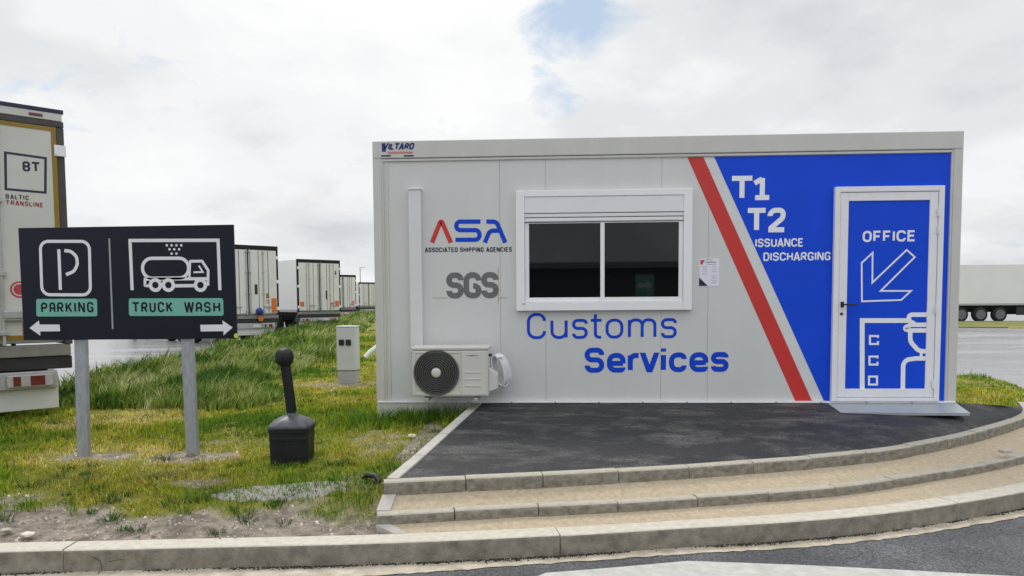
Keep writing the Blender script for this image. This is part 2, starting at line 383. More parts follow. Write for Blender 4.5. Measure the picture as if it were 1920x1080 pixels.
def wall_text(mb, text, x0, x1, ytop, ybot, t, Y=FACE, lift=.0018, **kw):
    """letters on the facade, box given where it was measured: (x0,ybot)..(x1,ytop), ybot/ytop = (left, right)"""
    bl = W(x0, ybot[0], Y); br = W(x1, ybot[1], Y); tl = W(x0, ytop[0], Y)
    w = math.hypot(br[0]-bl[0], br[1]-bl[1]); ux = ((br[0]-bl[0])/w, 0, (br[1]-bl[1])/w)
    pl = Plane2D(mb, (bl[0], Y, bl[1]), ux, (0, 0, 1), lift)
    write(pl, text, w, tl[1]-bl[1], t, **kw)
class WallPix(Plane2D):                 # strokes on the facade given at measured spots
    def __init__(s, mb, Y=FACE, lift=.0018): super().__init__(mb, (0, Y, 0), (1, 0, 0), (0, 0, 1), lift); s.Y = Y
    def s(s_, pts, w, r=0, closed=False): s_.stroke([W(x, y, s_.Y) for x, y in pts], w, r, closed)
    def p(s_, pts, r=0): s_.poly([W(x, y, s_.Y) for x, y in pts], r)

# ---------------------------------------------------------------- value noise for the terrain and the grass
def _hash(ix, iy, s):
    n = (ix.astype(np.int64)*374761393+iy.astype(np.int64)*668265263+s*974711) & 0x7fffffff
    n = (n ^ (n >> 13))*1274126177 & 0x7fffffff
    return ((n ^ (n >> 16)) & 0xffff)/65535.0
def vnoise(x, y, s=0):
    ix = np.floor(x); iy = np.floor(y); fx = x-ix; fy = y-iy
    fx = fx*fx*(3-2*fx); fy = fy*fy*(3-2*fy)
    a = _hash(ix, iy, s); b = _hash(ix+1, iy, s); c = _hash(ix, iy+1, s); d = _hash(ix+1, iy+1, s)
    return (a*(1-fx)+b*fx)*(1-fy)+(c*(1-fx)+d*fx)*fy
def fbm(x, y, f, o=4, s=0): 
    r = 0; a = .5; t = 0
    for k in range(o): r = r+a*vnoise(x*f+17*k, y*f-9*k, s+k); t += a; a *= .5; f *= 2.03
    return r/t
def sstep(a, b, x): t = np.clip((x-a)/(b-a), 0, 1); return t*t*(3-2*t)

# ---------------------------------------------------------------- kerb lines (x, y), left to right
def spline(P, n=12):
    P = [np.array(p, float) for p in P]; out = []
    Q = [2*P[0]-P[1]]+P+[2*P[-1]-P[-2]]
    for i in range(1, len(Q)-2):
        for k in range(n):
            t = k/n; a, b, c, d = Q[i-1], Q[i], Q[i+1], Q[i+2]
            out.append(.5*((2*b)+(c-a)*t+(2*a-5*b+4*c-d)*t*t+(3*b-a-3*c+d)*t**3))
    out.append(P[-1]); return np.array(out)
K1 = spline([(.655, -2.615), (1.2, -2.49), (1.727, -2.375), (2.265, -2.24), (2.789, -2.095), (3.295, -1.925), (3.787, -1.76), (4.285, -1.545), (4.756, -1.285), (5.368, -.852), (5.855, -.45), (6.40, .04), (6.9, .62), (7.3, 1.35)])
K2 = spline([(.66, -2.835), (1.15, -2.72), (1.70, -2.60), (2.237, -2.49), (2.80, -2.35), (3.33, -2.20), (3.865, -2.03), (4.38, -1.79), (4.915, -1.50), (5.39, -1.235), (5.78, -.98), (6.5, -.40), (7.2, .40), (7.75, 1.35)])
K3 = spline([(-30, -6.6), (-12, -4.5), (-6, -3.83), (-3, -3.49), (-1.5, -3.295), (-.389, -3.175), (.755, -3.055), (1.838, -2.87), (2.638, -2.69), (3.448, -2.51), (4.279, -2.235), (5.408, -1.69), (6.4, -1.05), (7.5, -.05), (8.6, 1.5), (9.6, 3.6), (10.5, 6.0), (11.3, 8.6)])
def normals(P):
    d = np.gradient(P, axis=0); d /= np.linalg.norm(d, axis=1)[:, None]; return np.stack([-d[:, 1], d[:, 0]], 1)   # to the back
def resample(P, step):
    s = np.concatenate([[0], np.cumsum(np.linalg.norm(np.diff(P, axis=0), axis=1))]); n = max(2, int(s[-1]/step)+1)
    t = np.linspace(0, s[-1], n); return np.stack([np.interp(t, s, P[:, 0]), np.interp(t, s, P[:, 1])], 1), t
def cut(P, a, b):
    s = np.concatenate([[0], np.cumsum(np.linalg.norm(np.diff(P, axis=0), axis=1))])
    n = max(2, int((b-a)/.06)+1); t = np.linspace(a, b, n)
    return np.stack([np.interp(t, s, P[:, 0]), np.interp(t, s, P[:, 1])], 1)
def kerb_run(name, P, joints, prof, m, face=None):
    """one kerb of stones laid end to end with open joints; prof = (back, height) section, closed"""
    mb = MB()
    for (a, b) in zip(joints[:-1], joints[1:]):
        Q = cut(P, a+.004, b-.004); Nn = normals(Q); dz = random.uniform(-.004, .004); dn = random.uniform(-.004, .004)
        k = len(prof); v = []
        for q, n in zip(Q, Nn):
            for (bk, h) in prof: v.append((q[0]+n[0]*(bk+dn), q[1]+n[1]*(bk+dn), h+dz))
        f = []
        for i in range(len(Q)-1):
            for j in range(k): f.append((i*k+j, (i+1)*k+j, (i+1)*k+(j+1) % k, i*k+(j+1) % k))
        mb.add(v, f); mb.add(v[:k], [tuple(range(k))]); mb.add(v[-k:], [tuple(reversed(range(k)))])
    o = structure(mb.build(name, m))
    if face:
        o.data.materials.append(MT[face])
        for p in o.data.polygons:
            if abs(p.normal.z) < .5 and len(p.vertices) == 4: p.material_index = 1  # steep sides take the darker concrete with shade in its colour
    return o
def bull(front, back, z0, z1, rad, n=5):
    p = [(front, z0)]
    for i in range(n+1):
        a = math.pi-(math.pi/2)*i/n; p.append((front+rad+rad*math.cos(a), z1-rad+rad*math.sin(a)))
    p += [(back, z1), (back, z0)]
    return list(reversed(p))
def along(P, x):                         # arc length at which the line passes x
    s = np.concatenate([[0], np.cumsum(np.linalg.norm(np.diff(P, axis=0), axis=1))]); return float(np.interp(x, P[:, 0], s))
K1X = [.655, 1.2, 1.727, 2.265, 2.789, 3.295, 3.787, 4.285, 4.756, 5.2, 5.62, 6.02, 6.42, 6.8, 7.3]
K2X = [.66, 1.15, 1.70, 2.237, 2.80, 3.33, 3.865, 4.38, 4.915, 5.39, 5.78, 6.2, 6.6, 7.0, 7.4, 7.75]
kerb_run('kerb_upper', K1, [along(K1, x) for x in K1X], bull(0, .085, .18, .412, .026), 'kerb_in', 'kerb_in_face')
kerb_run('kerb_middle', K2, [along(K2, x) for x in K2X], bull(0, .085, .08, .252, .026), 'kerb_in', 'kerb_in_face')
s3 = np.concatenate([[0], np.cumsum(np.linalg.norm(np.diff(K3, axis=0), axis=1))])
j0 = along(K3, 1.84); k3j = [j0-3.02*i for i in range(10, 0, -1) if j0-3.02*i > 0]+[j0]
t = j0; kend = along(K3[:-14], 8.5)
while t+.5 < kend: t += 3.02 if t < j0+5 else 1.0; k3j.append(min(t, kend))
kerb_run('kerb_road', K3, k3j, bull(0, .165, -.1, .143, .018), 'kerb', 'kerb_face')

# ---------------------------------------------------------------- ground sheets
def asphalt(name, c1, c2, rough, scale, bump, streak=None, lo=.44, hi=.70, frac=.65):
    m = bpy.data.materials.new(name); m.use_nodes = True; N = m.node_tree.nodes; L = m.node_tree.links; b = N['Principled BSDF']
    tc = N.new('ShaderNodeTexCoord'); mp = N.new('ShaderNodeMapping'); L.new(tc.outputs['Object'], mp.inputs[0])
    if streak: mp.inputs['Scale'].default_value = streak
    n = N.new('ShaderNodeTexNoise'); n.inputs['Scale'].default_value = scale; n.inputs['Detail'].default_value = 12; n.inputs['Roughness'].default_value = frac
    L.new(mp.outputs[0], n.inputs[0])
    g = N.new('ShaderNodeTexNoise'); g.inputs['Scale'].default_value = 85; g.inputs['Detail'].default_value = 3; L.new(tc.outputs['Object'], g.inputs[0])
    r = N.new('ShaderNodeValToRGB'); e = r.color_ramp.elements; e[0].position = lo; e[1].position = hi; e[0].color = (*c1, 1); e[1].color = (*c2, 1); L.new(n.outputs[0], r.inputs[0])
    r2 = N.new('ShaderNodeValToRGB'); e = r2.color_ramp.elements; e[0].position = .36; e[1].position = .66; e[0].color = (.35, .35, .35, 1); e[1].color = (1.75, 1.75, 1.75, 1); L.new(g.outputs[0], r2.inputs[0])
    mx = N.new('ShaderNodeMix'); mx.data_type = 'RGBA'; mx.blend_type = 'MULTIPLY'; mx.inputs[0].default_value = 1; L.new(r.outputs[0], mx.inputs[6]); L.new(r2.outputs[0], mx.inputs[7])
    L.new(mx.outputs[2], b.inputs['Base Color'])
    q = N.new('ShaderNodeMapRange'); q.inputs[1].default_value = .35; q.inputs[2].default_value = .7; q.inputs[3].default_value = rough[0]; q.inputs[4].default_value = rough[1]; L.new(n.outputs[0], q.inputs[0]); L.new(q.outputs[0], b.inputs['Roughness'])
    bp = N.new('ShaderNodeBump'); bp.inputs['Strength'].default_value = bump; bp.inputs['Distance'].default_value = .008; L.new(g.outputs[0], bp.inputs['Height']); L.new(bp.outputs[0], b.inputs['Normal'])
    return m
m_lot = asphalt('wet_asphalt', (.17, .17, .178), (.33, .33, .34), (.14, .40), .35, .12, (.35, 1.6, 1))
m_road = asphalt('road_asphalt', (.060, .062, .067), (.115, .118, .125), (.55, .75), 1.4, .8)
m_pad = asphalt('pad_asphalt', (.0125, .013, .0165), (.17, .163, .155), (.55, .85), 1.9, 1.0, (.8, 1.7, 1), .475, .77, .76)
mb = MB(); G_ = 3000
mb.add([(-G_, -G_, 0), (G_, -G_, 0), (G_, G_, 0), (-G_, G_, 0)], [(0, 1, 2, 3)]); structure(mb.build('ground', m_lot))
def sheet_along(P, o0, o1, z0, z1, m, name, step=.08, split=1, noise=0.0):
    Q, _ = resample(P, step); Nn = normals(Q); v = []; f = []; k = split+1
    for q, n in zip(Q, Nn):
        for j in range(k):
            t = j/split; o = o0+(o1-o0)*t; v.append((q[0]+n[0]*o, q[1]+n[1]*o, z0+(z1-z0)*t))
    for i in range(len(Q)-1):
        for j in range(split): f.append((i*k+j, (i+1)*k+j, (i+1)*k+j+1, i*k+j+1))
    mb = MB(); mb.add(v, f); return structure(mb.build(name, m))
# road in front of the kerb
vv = []; Q, _ = resample(K3, .3)
poly = [(q[0], q[1]+.02, .004) for q in Q if q[0] < 9.0]+[(60, -20, .004), (60, -60, .004), (-30, -60, .004)]
mb = MB(); mb.add(poly, [tuple(reversed(range(len(poly))))]); structure(mb.build('road', m_road))
# concrete gutter strip with a ragged outer edge
Q, _ = resample(K3, .05); Nn = normals(Q); v = []; f = []
Q = Q[Q[:, 0] < 8.6]; Nn = normals(Q)
for i, (q, n) in enumerate(zip(Q, Nn)):
    wv = .075+.07*float(fbm(np.array(q[0]), np.array(q[1]), 1.1, 3, 5))+.02*random.random()+max(0, min(.16, (1.6-q[0])*.07))
    for o in (.01, -wv*.5, -wv): v.append((q[0]+n[0]*o, q[1]+n[1]*o, .008))
for i in range(len(Q)-1):
    for j in range(2): f.append((i*3+j, i*3+j+1, (i+1)*3+j+1, (i+1)*3+j))
mb = MB(); mb.add(v, f); structure(mb.build('gutter', 'gutter'))
# worn white marking
pp = [on_z(x, y, .012) for x, y in [(1000, 1083), (1023, 1074), (1150, 1064), (1290, 1051.5), (1500, 1059), (1700, 1069), (1920, 1081), (2100, 1091)]]
pp += [np.array([6.3, -3.75, .012]), np.array([1.4, -3.75, .012])]
mb = MB(); mb.add(pp, [tuple(reversed(range(len(pp))))]); structure(mb.build('road_marking', 'paint'))
# sand treads
m_sand = mat('sand_gravel', (.40, .325, .225), .95, col2=(.55, .46, .335), vscale=30, bump=.7, bscale=190, detail=12)
def between(A, B, za, zb, m, name, n=140, k=4, a0=0, b0=0):
    QA = cut(A, a0, np.linalg.norm(np.diff(A, axis=0), axis=1).sum()); QB = cut(B, b0, np.linalg.norm(np.diff(B, axis=0), axis=1).sum())
    ia = np.linspace(0, len(QA)-1, n); ib = np.linspace(0, len(QB)-1, n)
    fa = np.stack([np.interp(ia, range(len(QA)), QA[:, c]) for c in (0, 1)], 1); fb = np.stack([np.interp(ib, range(len(QB)), QB[:, c]) for c in (0, 1)], 1)
    v = []; f = []
    for i in range(n):
        for j in range(k+1):
            t = j/k; p = fa[i]*(1-t)+fb[i]*t
            v.append((p[0], p[1], za+(zb-za)*t+.006*(float(fbm(p[0:1], p[1:2], 5, 3, 3)[0])-.5)))
    for i in range(n-1):
        for j in range(k): f.append((i*(k+1)+j, (i+1)*(k+1)+j, (i+1)*(k+1)+j+1, i*(k+1)+j+1))
    mb = MB(); mb.add(v, f, True); return structure(mb.build(name, m))
K3b = (resample(K3, .1)[0]); K3b = K3b+normals(K3b)*.16; K3b = K3b[(K3b[:, 0] > .70) & (K3b[:, 0] < 8.2)]
K2b = K2+normals(K2)*.08
between(K3b, K2+normals(K2)*.01, .138, .183, m_sand, 'tread_lower')
between(K2b, K1+normals(K1)*.01, .245, .322, m_sand, 'tread_upper')
# hairline crack in the road kerb
for pl_ in ([(175, 1045), (187, 1052), (190, 1063), (190.5, 1073)], [(190.5, 1066), (203, 1053), (232, 1048)]):
    P3 = []
    for q in pl_:
        p = on_y(q[0], q[1], -3.25)
        for _ in range(5): p = on_y(q[0], q[1], float(np.interp(p[0], K3[:-14, 0], K3[:-14, 1]))-.006)
        P3.append((p[0], p[1], p[2]))
    mb = MB(); v = [(x, y, z-.0018) for x, y, z in P3]+[(x+.003, y, z+.0018) for x, y, z in P3]; n_ = len(P3)
    mb.add(v, [(i, i+1, n_+i+1, n_+i) for i in range(n_-1)]); structure(mb.build('kerb_crack', 'tr_dark'))
# short concrete end blocks of the treads
for (a, b, za, zb, nm) in ((K2b[0], K1[0], .256, .328, 'tread_edging'), (K3b[0], K2[0], .146, .190, 'tread_edging')):
    d = np.array([.085, .02]); mb = MB(); e = (b-a)*.02
    A0 = a+e; B0 = b-e
    v = [(A0[0]-.005, A0[1], za), (A0[0]+.085, A0[1]+.018, za), (B0[0]+.085, B0[1]+.012, zb), (B0[0]-.005, B0[1]-.005, zb)]
    v = v+[(x, y, z-.14) for x, y, z in v]
    mb.add(v, [(0, 1, 2, 3), (0, 4, 5, 1), (1, 5, 6, 2), (2, 6, 7, 3), (3, 7, 4, 0), (7, 6, 5, 4)]); structure(mb.build(nm, 'slab', bevel=.004))
# the pad
K1b = K1+normals(K1)*.08
BACKX = np.array([.74, 1.03, 5.80, 6.35, 6.75, 7.15]); BACKY = np.array([-2.50, .05, .05, .16, .65, 1.30]); 
PADV = None
def pad_mesh():
    global PADV
    n = 150; QA = resample(K1b, .02)[0]; QA = QA[QA[:, 0] > .742]; ia = np.linspace(0, len(QA)-1, n); A = np.stack([np.interp(ia, range(len(QA)), QA[:, c]) for c in (0, 1)], 1)
    back = np.array([(1.092, .04), (5.80, .04), (6.35, .22), (6.8, .70), (7.2, 1.38)])
    bz = np.array([.586, .586, .53, .45, .41]); s = np.concatenate([[0], np.cumsum(np.linalg.norm(np.diff(back, axis=0), axis=1))])
    tt = np.linspace(0, 1, n); sb = np.interp(tt, [0, .78, .86, .93, 1], s)
    v = []; f = []; k = 14
    for i in range(n):
        B = np.array([np.interp(sb[i], s, back[:, 0]), np.interp(sb[i], s, back[:, 1])]); zb = np.interp(sb[i], s, bz)
        for j in range(k+1):
            t = j/k; p = A[i]*(1-t)+B*t; v.append((p[0], p[1], .404+(zb-.404)*t**(1-.50*float(sstep(1.2, 3.5, p[0])))))
    for i in range(n-1):
        for j in range(k): f.append((i*(k+1)+j, (i+1)*(k+1)+j, (i+1)*(k+1)+j+1, i*(k+1)+j+1))
    PADV = np.array(v)
    mb = MB(); mb.add(v, f, True); return structure(mb.build('pad', m_pad))
def pad_z(x, y): d = (PADV[:, 0]-x)**2+(PADV[:, 1]-y)**2; i = np.argsort(d)[:4]; return float((PADV[i, 2]/(d[i]+1e-5)).sum()/(1/(d[i]+1e-5)).sum())
pad_mesh()
# concrete edging along the left side of the pad
mb = MB(); a = np.array([.655, -2.60, .412]); b = np.array([1.005, .035, .592]); nl = 4
for i in range(nl):
    p = a+(b-a)*(i/nl+.003); q = a+(b-a)*((i+1)/nl-.003); wv = np.array([.085, -.011, 0]); dn = np.array([0, 0, -.3])
    if i == 0: p = a+np.array([.0, .085, .006])
    v = [p, p+wv, q+wv, q]; v = v+[x+dn for x in v]
    mb.add(v, [(0, 1, 2, 3), (0, 4, 5, 1), (1, 5, 6, 2), (2, 6, 7, 3), (3, 7, 4, 0), (7, 6, 5, 4)])
structure(mb.build('pad_edging', 'slab', bevel=.006))

# ---------------------------------------------------------------- the verge: terrain and grass
CTRL = np.array([(-1.6, -3.1, .142), (.6, -2.85, .15), (-4, -3.4, .14), (-8, -3.9, .13), (-14, -4.5, .13), (.6, -2.55, .28), (.62, -2.1, .36), (.72, -1.2, .42), (.85, -.3, .445),
  (-2.3, -1.24, .29), (-1.36, -1.2, .305), (-.32, -1.6, .31), (-.5, -2.3, .22), (-1.5, -2.2, .215), (-3, -2.2, .20), (0, -.1, .41), (-1, 0, .385), (-2.5, .8, .31), (-1.55, 4.2, .33), (-3, 3, .33), (0, 6, .36), (3, 5, .42), (2, 2, .43),
  (-4.2, .3, .20), (-5.5, -.8, .17), (-8, -1, .14), (-7, -2.2, .14), (-5.4, 3.4, .28), (-3.9, 4.5, .33), (-5.9, 7.6, .32), (-4.4, 7.6, .36), (-6.8, 12, .24), (-5, 12, .40), (-1, 12, .36), (-9.4, 25, .3), (-7.4, 25, .36), (-3, 25, .35),
  (-14, 47, .3), (-11.6, 47, .36), (-6, 47, .35), (-19, 75, .3), (-16, 75, .36), (5.8, .2, .52), (6.4, .5, .47), (7, 1.6, .36), (8, 1.2, .16), (9, 5, .2), (9.6, 7, .08), (7, 6, .26), (5.8, 3.2, .44), (6.6, -.7, .2), (7.3, .2, .17), (6, 10, .1)])
def xb(y): return -4.80-.215*(y-1.4)-.55*(1-sstep(3.5, 10, y))
def ground_h(x, y):
    x = np.asarray(x, float); y = np.asarray(y, float)
    num = 0; den = 0
    for cx, cy, cz in CTRL:
        w = 1/(((x-cx)**2+(y-cy)**2)+.25)**1.6; num = num+w*cz; den = den+w
    h = num/den
    dk = y-np.interp(x, K3X[:-14], K3Y[:-14]); kb = sstep(.02, .85, dk); h = np.where(y < 3, .136*(1-kb)+h*kb, h); nk = np.where(y < 3, sstep(.03, .35, dk), 1.0)
    proj = (x+4.14)*(-.731)+(y-1.39)*.682
    s = np.maximum(x-(xb(y)-.35), 1.1-proj)
    right = 8.2+.36*y-x; back = np.where(x > 5, 8.2-y, 99.0)
    s = np.minimum(s, np.minimum(np.where(y > 2, right, 99.0), back))
    fall = sstep(0, .8, s)
    return (h+nk*(.022*(fbm(x, y, 1.7, 4, 1)-.5)+.016*(fbm(x, y, 9, 3, 2)-.5)))*fall-.05*(1-fall)
PADPOLY = [(K3[i][0]+normals(K3)[i][0]*.12, K3[i][1]+normals(K3)[i][1]*.12) for i in range(len(K3))]
K3X = np.array(PADPOLY)[:, 0]; K3Y = np.array(PADPOLY)[:, 1]
def front_of_kerb(x, y):
    return (y < np.interp(x, K3X[:-14], K3Y[:-14]))
def in_pad(x, y):
    left = .70+(y+2.6)*(.35/2.63)
    k1r = np.interp(y, [-2.9, -2.0, -.85, .04, 1.35, 1.5], [0, 3.5, 5.4, 6.45, 7.35, 7.4])
    p = (x > left) & (y < .02+np.interp(x, [5.8, 6.35, 6.8, 7.2], [0, .18, .66, 1.34])) & (y > np.interp(x, K3X[:-14], K3Y[:-14]))
    inner = (y < np.interp(x, K1[:, 0], K1[:, 1])+.07) & (x > .68)
    return p | (inner & (y > np.interp(x, K3X[:-14], K3Y[:-14])) & (x < 7.4))
def bare(x, y):
    """0 grass .. 1 bare earth"""
    n = fbm(x, y, 1.3, 4, 20); n2 = fbm(x, y, 5, 3, 31)
    yk = np.interp(x, K3X[:-14], K3Y[:-14])
    d = y-yk
    edge = .52+.75*(n-.5)*2-.10*np.clip(x+1.5, -2, 2)*.5+.35*(n2-.5)
    b = 1-sstep(edge-.14, edge+.16, d)
    def spot(cx, cy, rx, ry, k=1.0):
        q = np.sqrt(((x-cx)/rx)**2+((y-cy)/ry)**2)+.9*(n2-.5)+.5*(n-.5); return k*(1-sstep(.7, 1.15, q))
    for a in ((-2.2, -1.22, .42, .16), (-1.30, -1.30, .40, .22, .9), (-1.5, 3.9, .7, .45, .85), (.33, -1.15, .16, .35, .55), (.10, -.9, .12, .35, .4), (-1.3, -.75, .35, .10, .6), (.40, -2.1, .2, .2, .5), (.66, -1.2, .14, .9, .85), (-.9, -2.05, .25, .1, .8), (-3.1, -2.3, .4, .16, .8)):
        b = np.maximum(b, spot(*a))
    b = np.where(x > 5, sstep(.6, .9, n2)*.3, b)
    return np.clip(b, 0, 1)
def terrain(name, x0, x1, y0, y1, dx, dy, m, drop=0.0):
    xs = np.arange(x0, x1+dx/2, dx); ys = np.arange(y0, y1+dy/2, dy); X, Yy = np.meshgrid(xs, ys)
    Z = ground_h(X, Yy)-drop; V = np.stack([X.ravel(), Yy.ravel(), Z.ravel()], 1); nx = len(xs)
    i = np.arange(len(xs)-1); j = np.arange(len(ys)-1); I, J = np.meshgrid(i, j); a = (J*nx+I).ravel()
    F = np.stack([a, a+1, a+nx+1, a+nx], 1)
    cx = X.ravel()[F].mean(1); cy = Yy.ravel()[F].mean(1)
    keep = ~front_of_kerb(cx, cy) & ~in_pad(cx, cy); F = F[keep]
    me = bpy.data.meshes.new(name); me.vertices.add(len(V)); me.vertices.foreach_set('co', V.ravel())
    me.loops.add(F.size); me.loops.foreach_set('vertex_index', F.ravel()); me.polygons.add(len(F))
    me.polygons.foreach_set('loop_start', np.arange(len(F))*4); me.update(); me.polygons.foreach_set('use_smooth', np.ones(len(F), bool))
    at = me.attributes.new('bare', 'FLOAT', 'POINT'); at.data.foreach_set('value', bare(V[:, 0], V[:, 1]).astype(np.float32))
    me.validate(); me.materials.append(m); o = bpy.data.objects.new(name, me); COL.objects.link(o); return structure(o)
def verge_mat():
    m = bpy.data.materials.new('verge_soil'); m.use_nodes = True; N = m.node_tree.nodes; L = m.node_tree.links; b = N['Principled BSDF']; b.inputs['Roughness'].default_value = .95; b.inputs['Specular IOR Level'].default_value = .2
    tc = N.new('ShaderNodeTexCoord'); at = N.new('ShaderNodeAttribute'); at.attribute_name = 'bare'
    def nz(s, d=6): n = N.new('ShaderNodeTexNoise'); n.inputs['Scale'].default_value = s; n.inputs['Detail'].default_value = d; n.inputs['Roughness'].default_value = .65; L.new(tc.outputs['Object'], n.inputs[0]); return n.outputs[0]
    def rp(v, a, ca, b_, cb): r = N.new('ShaderNodeValToRGB'); e = r.color_ramp.elements; e[0].position = a; e[1].position = b_; e[0].color = (*ca, 1); e[1].color = (*cb, 1); L.new(v, r.inputs[0]); return r.outputs[0]
    soil = rp(nz(9, 9), .36, (.165, .140, .110), .66, (.42, .37, .305)); thatch = rp(nz(14), .35, (.15, .16, .024), .65, (.28, .26, .06))
    mx = N.new('ShaderNodeMix'); mx.data_type = 'RGBA'; L.new(at.outputs['Fac'], mx.inputs[0]); L.new(thatch, mx.inputs[6]); L.new(soil, mx.inputs[7]); L.new(mx.outputs[2], b.inputs['Base Color'])
    bp = N.new('ShaderNodeBump'); bp.inputs['Strength'].default_value = 1.0; bp.inputs['Distance'].default_value = .03; L.new(nz(42, 9), bp.inputs['Height']); L.new(bp.outputs[0], b.inputs['Normal'])
    return m
m_verge = verge_mat()
terrain('verge', -9.5, 11.5, -5.0, 9, .055, .055, m_verge)
terrain('far_verge', -34, 10, 8.9, 96, .35, .6, m_verge, .012)

def blades(name, P, H, Wd, lean, colr, m):
    """P (n,3) roots, H heights, Wd widths, lean (n,2) tip offsets, colr (n,3)"""
    n = len(P); th = RNG.uniform(0, 2*np.pi, n); sx = np.cos(th)*Wd/2; sy = np.sin(th)*Wd/2
    V = np.zeros((n, 5, 3))
    V[:, 0] = P+np.stack([-sx, -sy, np.zeros(n)], 1); V[:, 1] = P+np.stack([sx, sy, np.zeros(n)], 1)
    mid = P+np.stack([lean[:, 0]*.32, lean[:, 1]*.32, H*.6], 1)
    V[:, 2] = mid+np.stack([sx*.75, sy*.75, np.zeros(n)], 1); V[:, 3] = mid+np.stack([-sx*.75, -sy*.75, np.zeros(n)], 1)
    V[:, 4] = P+np.stack([lean[:, 0], lean[:, 1], H], 1)
    me = bpy.data.meshes.new(name); me.vertices.add(5*n); me.vertices.foreach_set('co', V.ravel())
    base = (np.arange(n)*5)[:, None]; loops = np.concatenate([base+np.array([[0, 1, 2, 3]]), base+np.array([[3, 2, 4]])], 1).ravel()
    me.loops.add(len(loops)); me.loops.foreach_set('vertex_index', loops)
    me.polygons.add(2*n); st = np.empty(2*n, int); st[0::2] = np.arange(n)*7; st[1::2] = np.arange(n)*7+4; me.polygons.foreach_set('loop_start', st); me.update()
    at = me.attributes.new('tint', 'FLOAT_COLOR', 'POINT'); c4 = np.ones((n, 5, 4), np.float32); c4[:, :, :3] = colr[:, None, :]; at.data.foreach_set('color', c4.ravel())
    me.validate(); me.materials.append(m); o = bpy.data.objects.new(name, me); COL.objects.link(o); return o
def grass_mat():
    m = bpy.data.materials.new('grass_blade'); m.use_nodes = True; N = m.node_tree.nodes; L = m.node_tree.links; b = N['Principled BSDF']; b.inputs['Roughness'].default_value = .6; b.inputs['Specular IOR Level'].default_value = .25
    at = N.new('ShaderNodeAttribute'); at.attribute_name = 'tint'; L.new(at.outputs['Color'], b.inputs['Base Color'])
    tr = N.new('ShaderNodeBsdfTranslucent'); L.new(at.outputs['Color'], tr.inputs[0]); mx = N.new('ShaderNodeMixShader'); mx.inputs[0].default_value = .35
    L.new(b.outputs[0], mx.inputs[1]); L.new(tr.outputs[0], mx.inputs[2]); L.new(mx.outputs[0], N['Material Output'].inputs[0]); return m
m_grass = grass_mat()
def tallness(x, y):
    d = x-xb(y); n = fbm(x, y, .9, 3, 60)
    t = sstep(-.5, -.1, d)*(1-sstep(1.9+1.2*n, 3.0+1.2*n, d))*sstep(1.7, 3.0, y+.3*(x+5))
    return t*(.55+.75*n)
def scatter(n, r0, r1, a0, a1, per=7, spread=.028):
    """tufts: PER blades round each of N spots, thinning out with the distance"""
    a = RNG.uniform(a0, a1, n); r = r0*(r1/r0)**RNG.uniform(0, 1, n)
    tx = CAM[0]+r*np.sin(a); ty = CAM[1]+r*np.cos(a); tone = RNG.normal(0, 1, n); size = RNG.uniform(.6, 1.45, n)
    tx, ty, r, tone, size = (np.repeat(q, per) for q in (tx, ty, r, tone, size)); g = RNG.normal(0, 1, (len(tx), 2))*(spread*np.maximum(1, r/9))[:, None]
    return tx+g[:, 0], ty+g[:, 1], r, tone, size, g
def mixcol(t, cols):
    c = np.array(cols); k = np.clip(t, 0, .9999)*(len(c)-1); i = k.astype(int); f = (k-i)[:, None]; return c[i]*(1-f)+c[i+1]*f
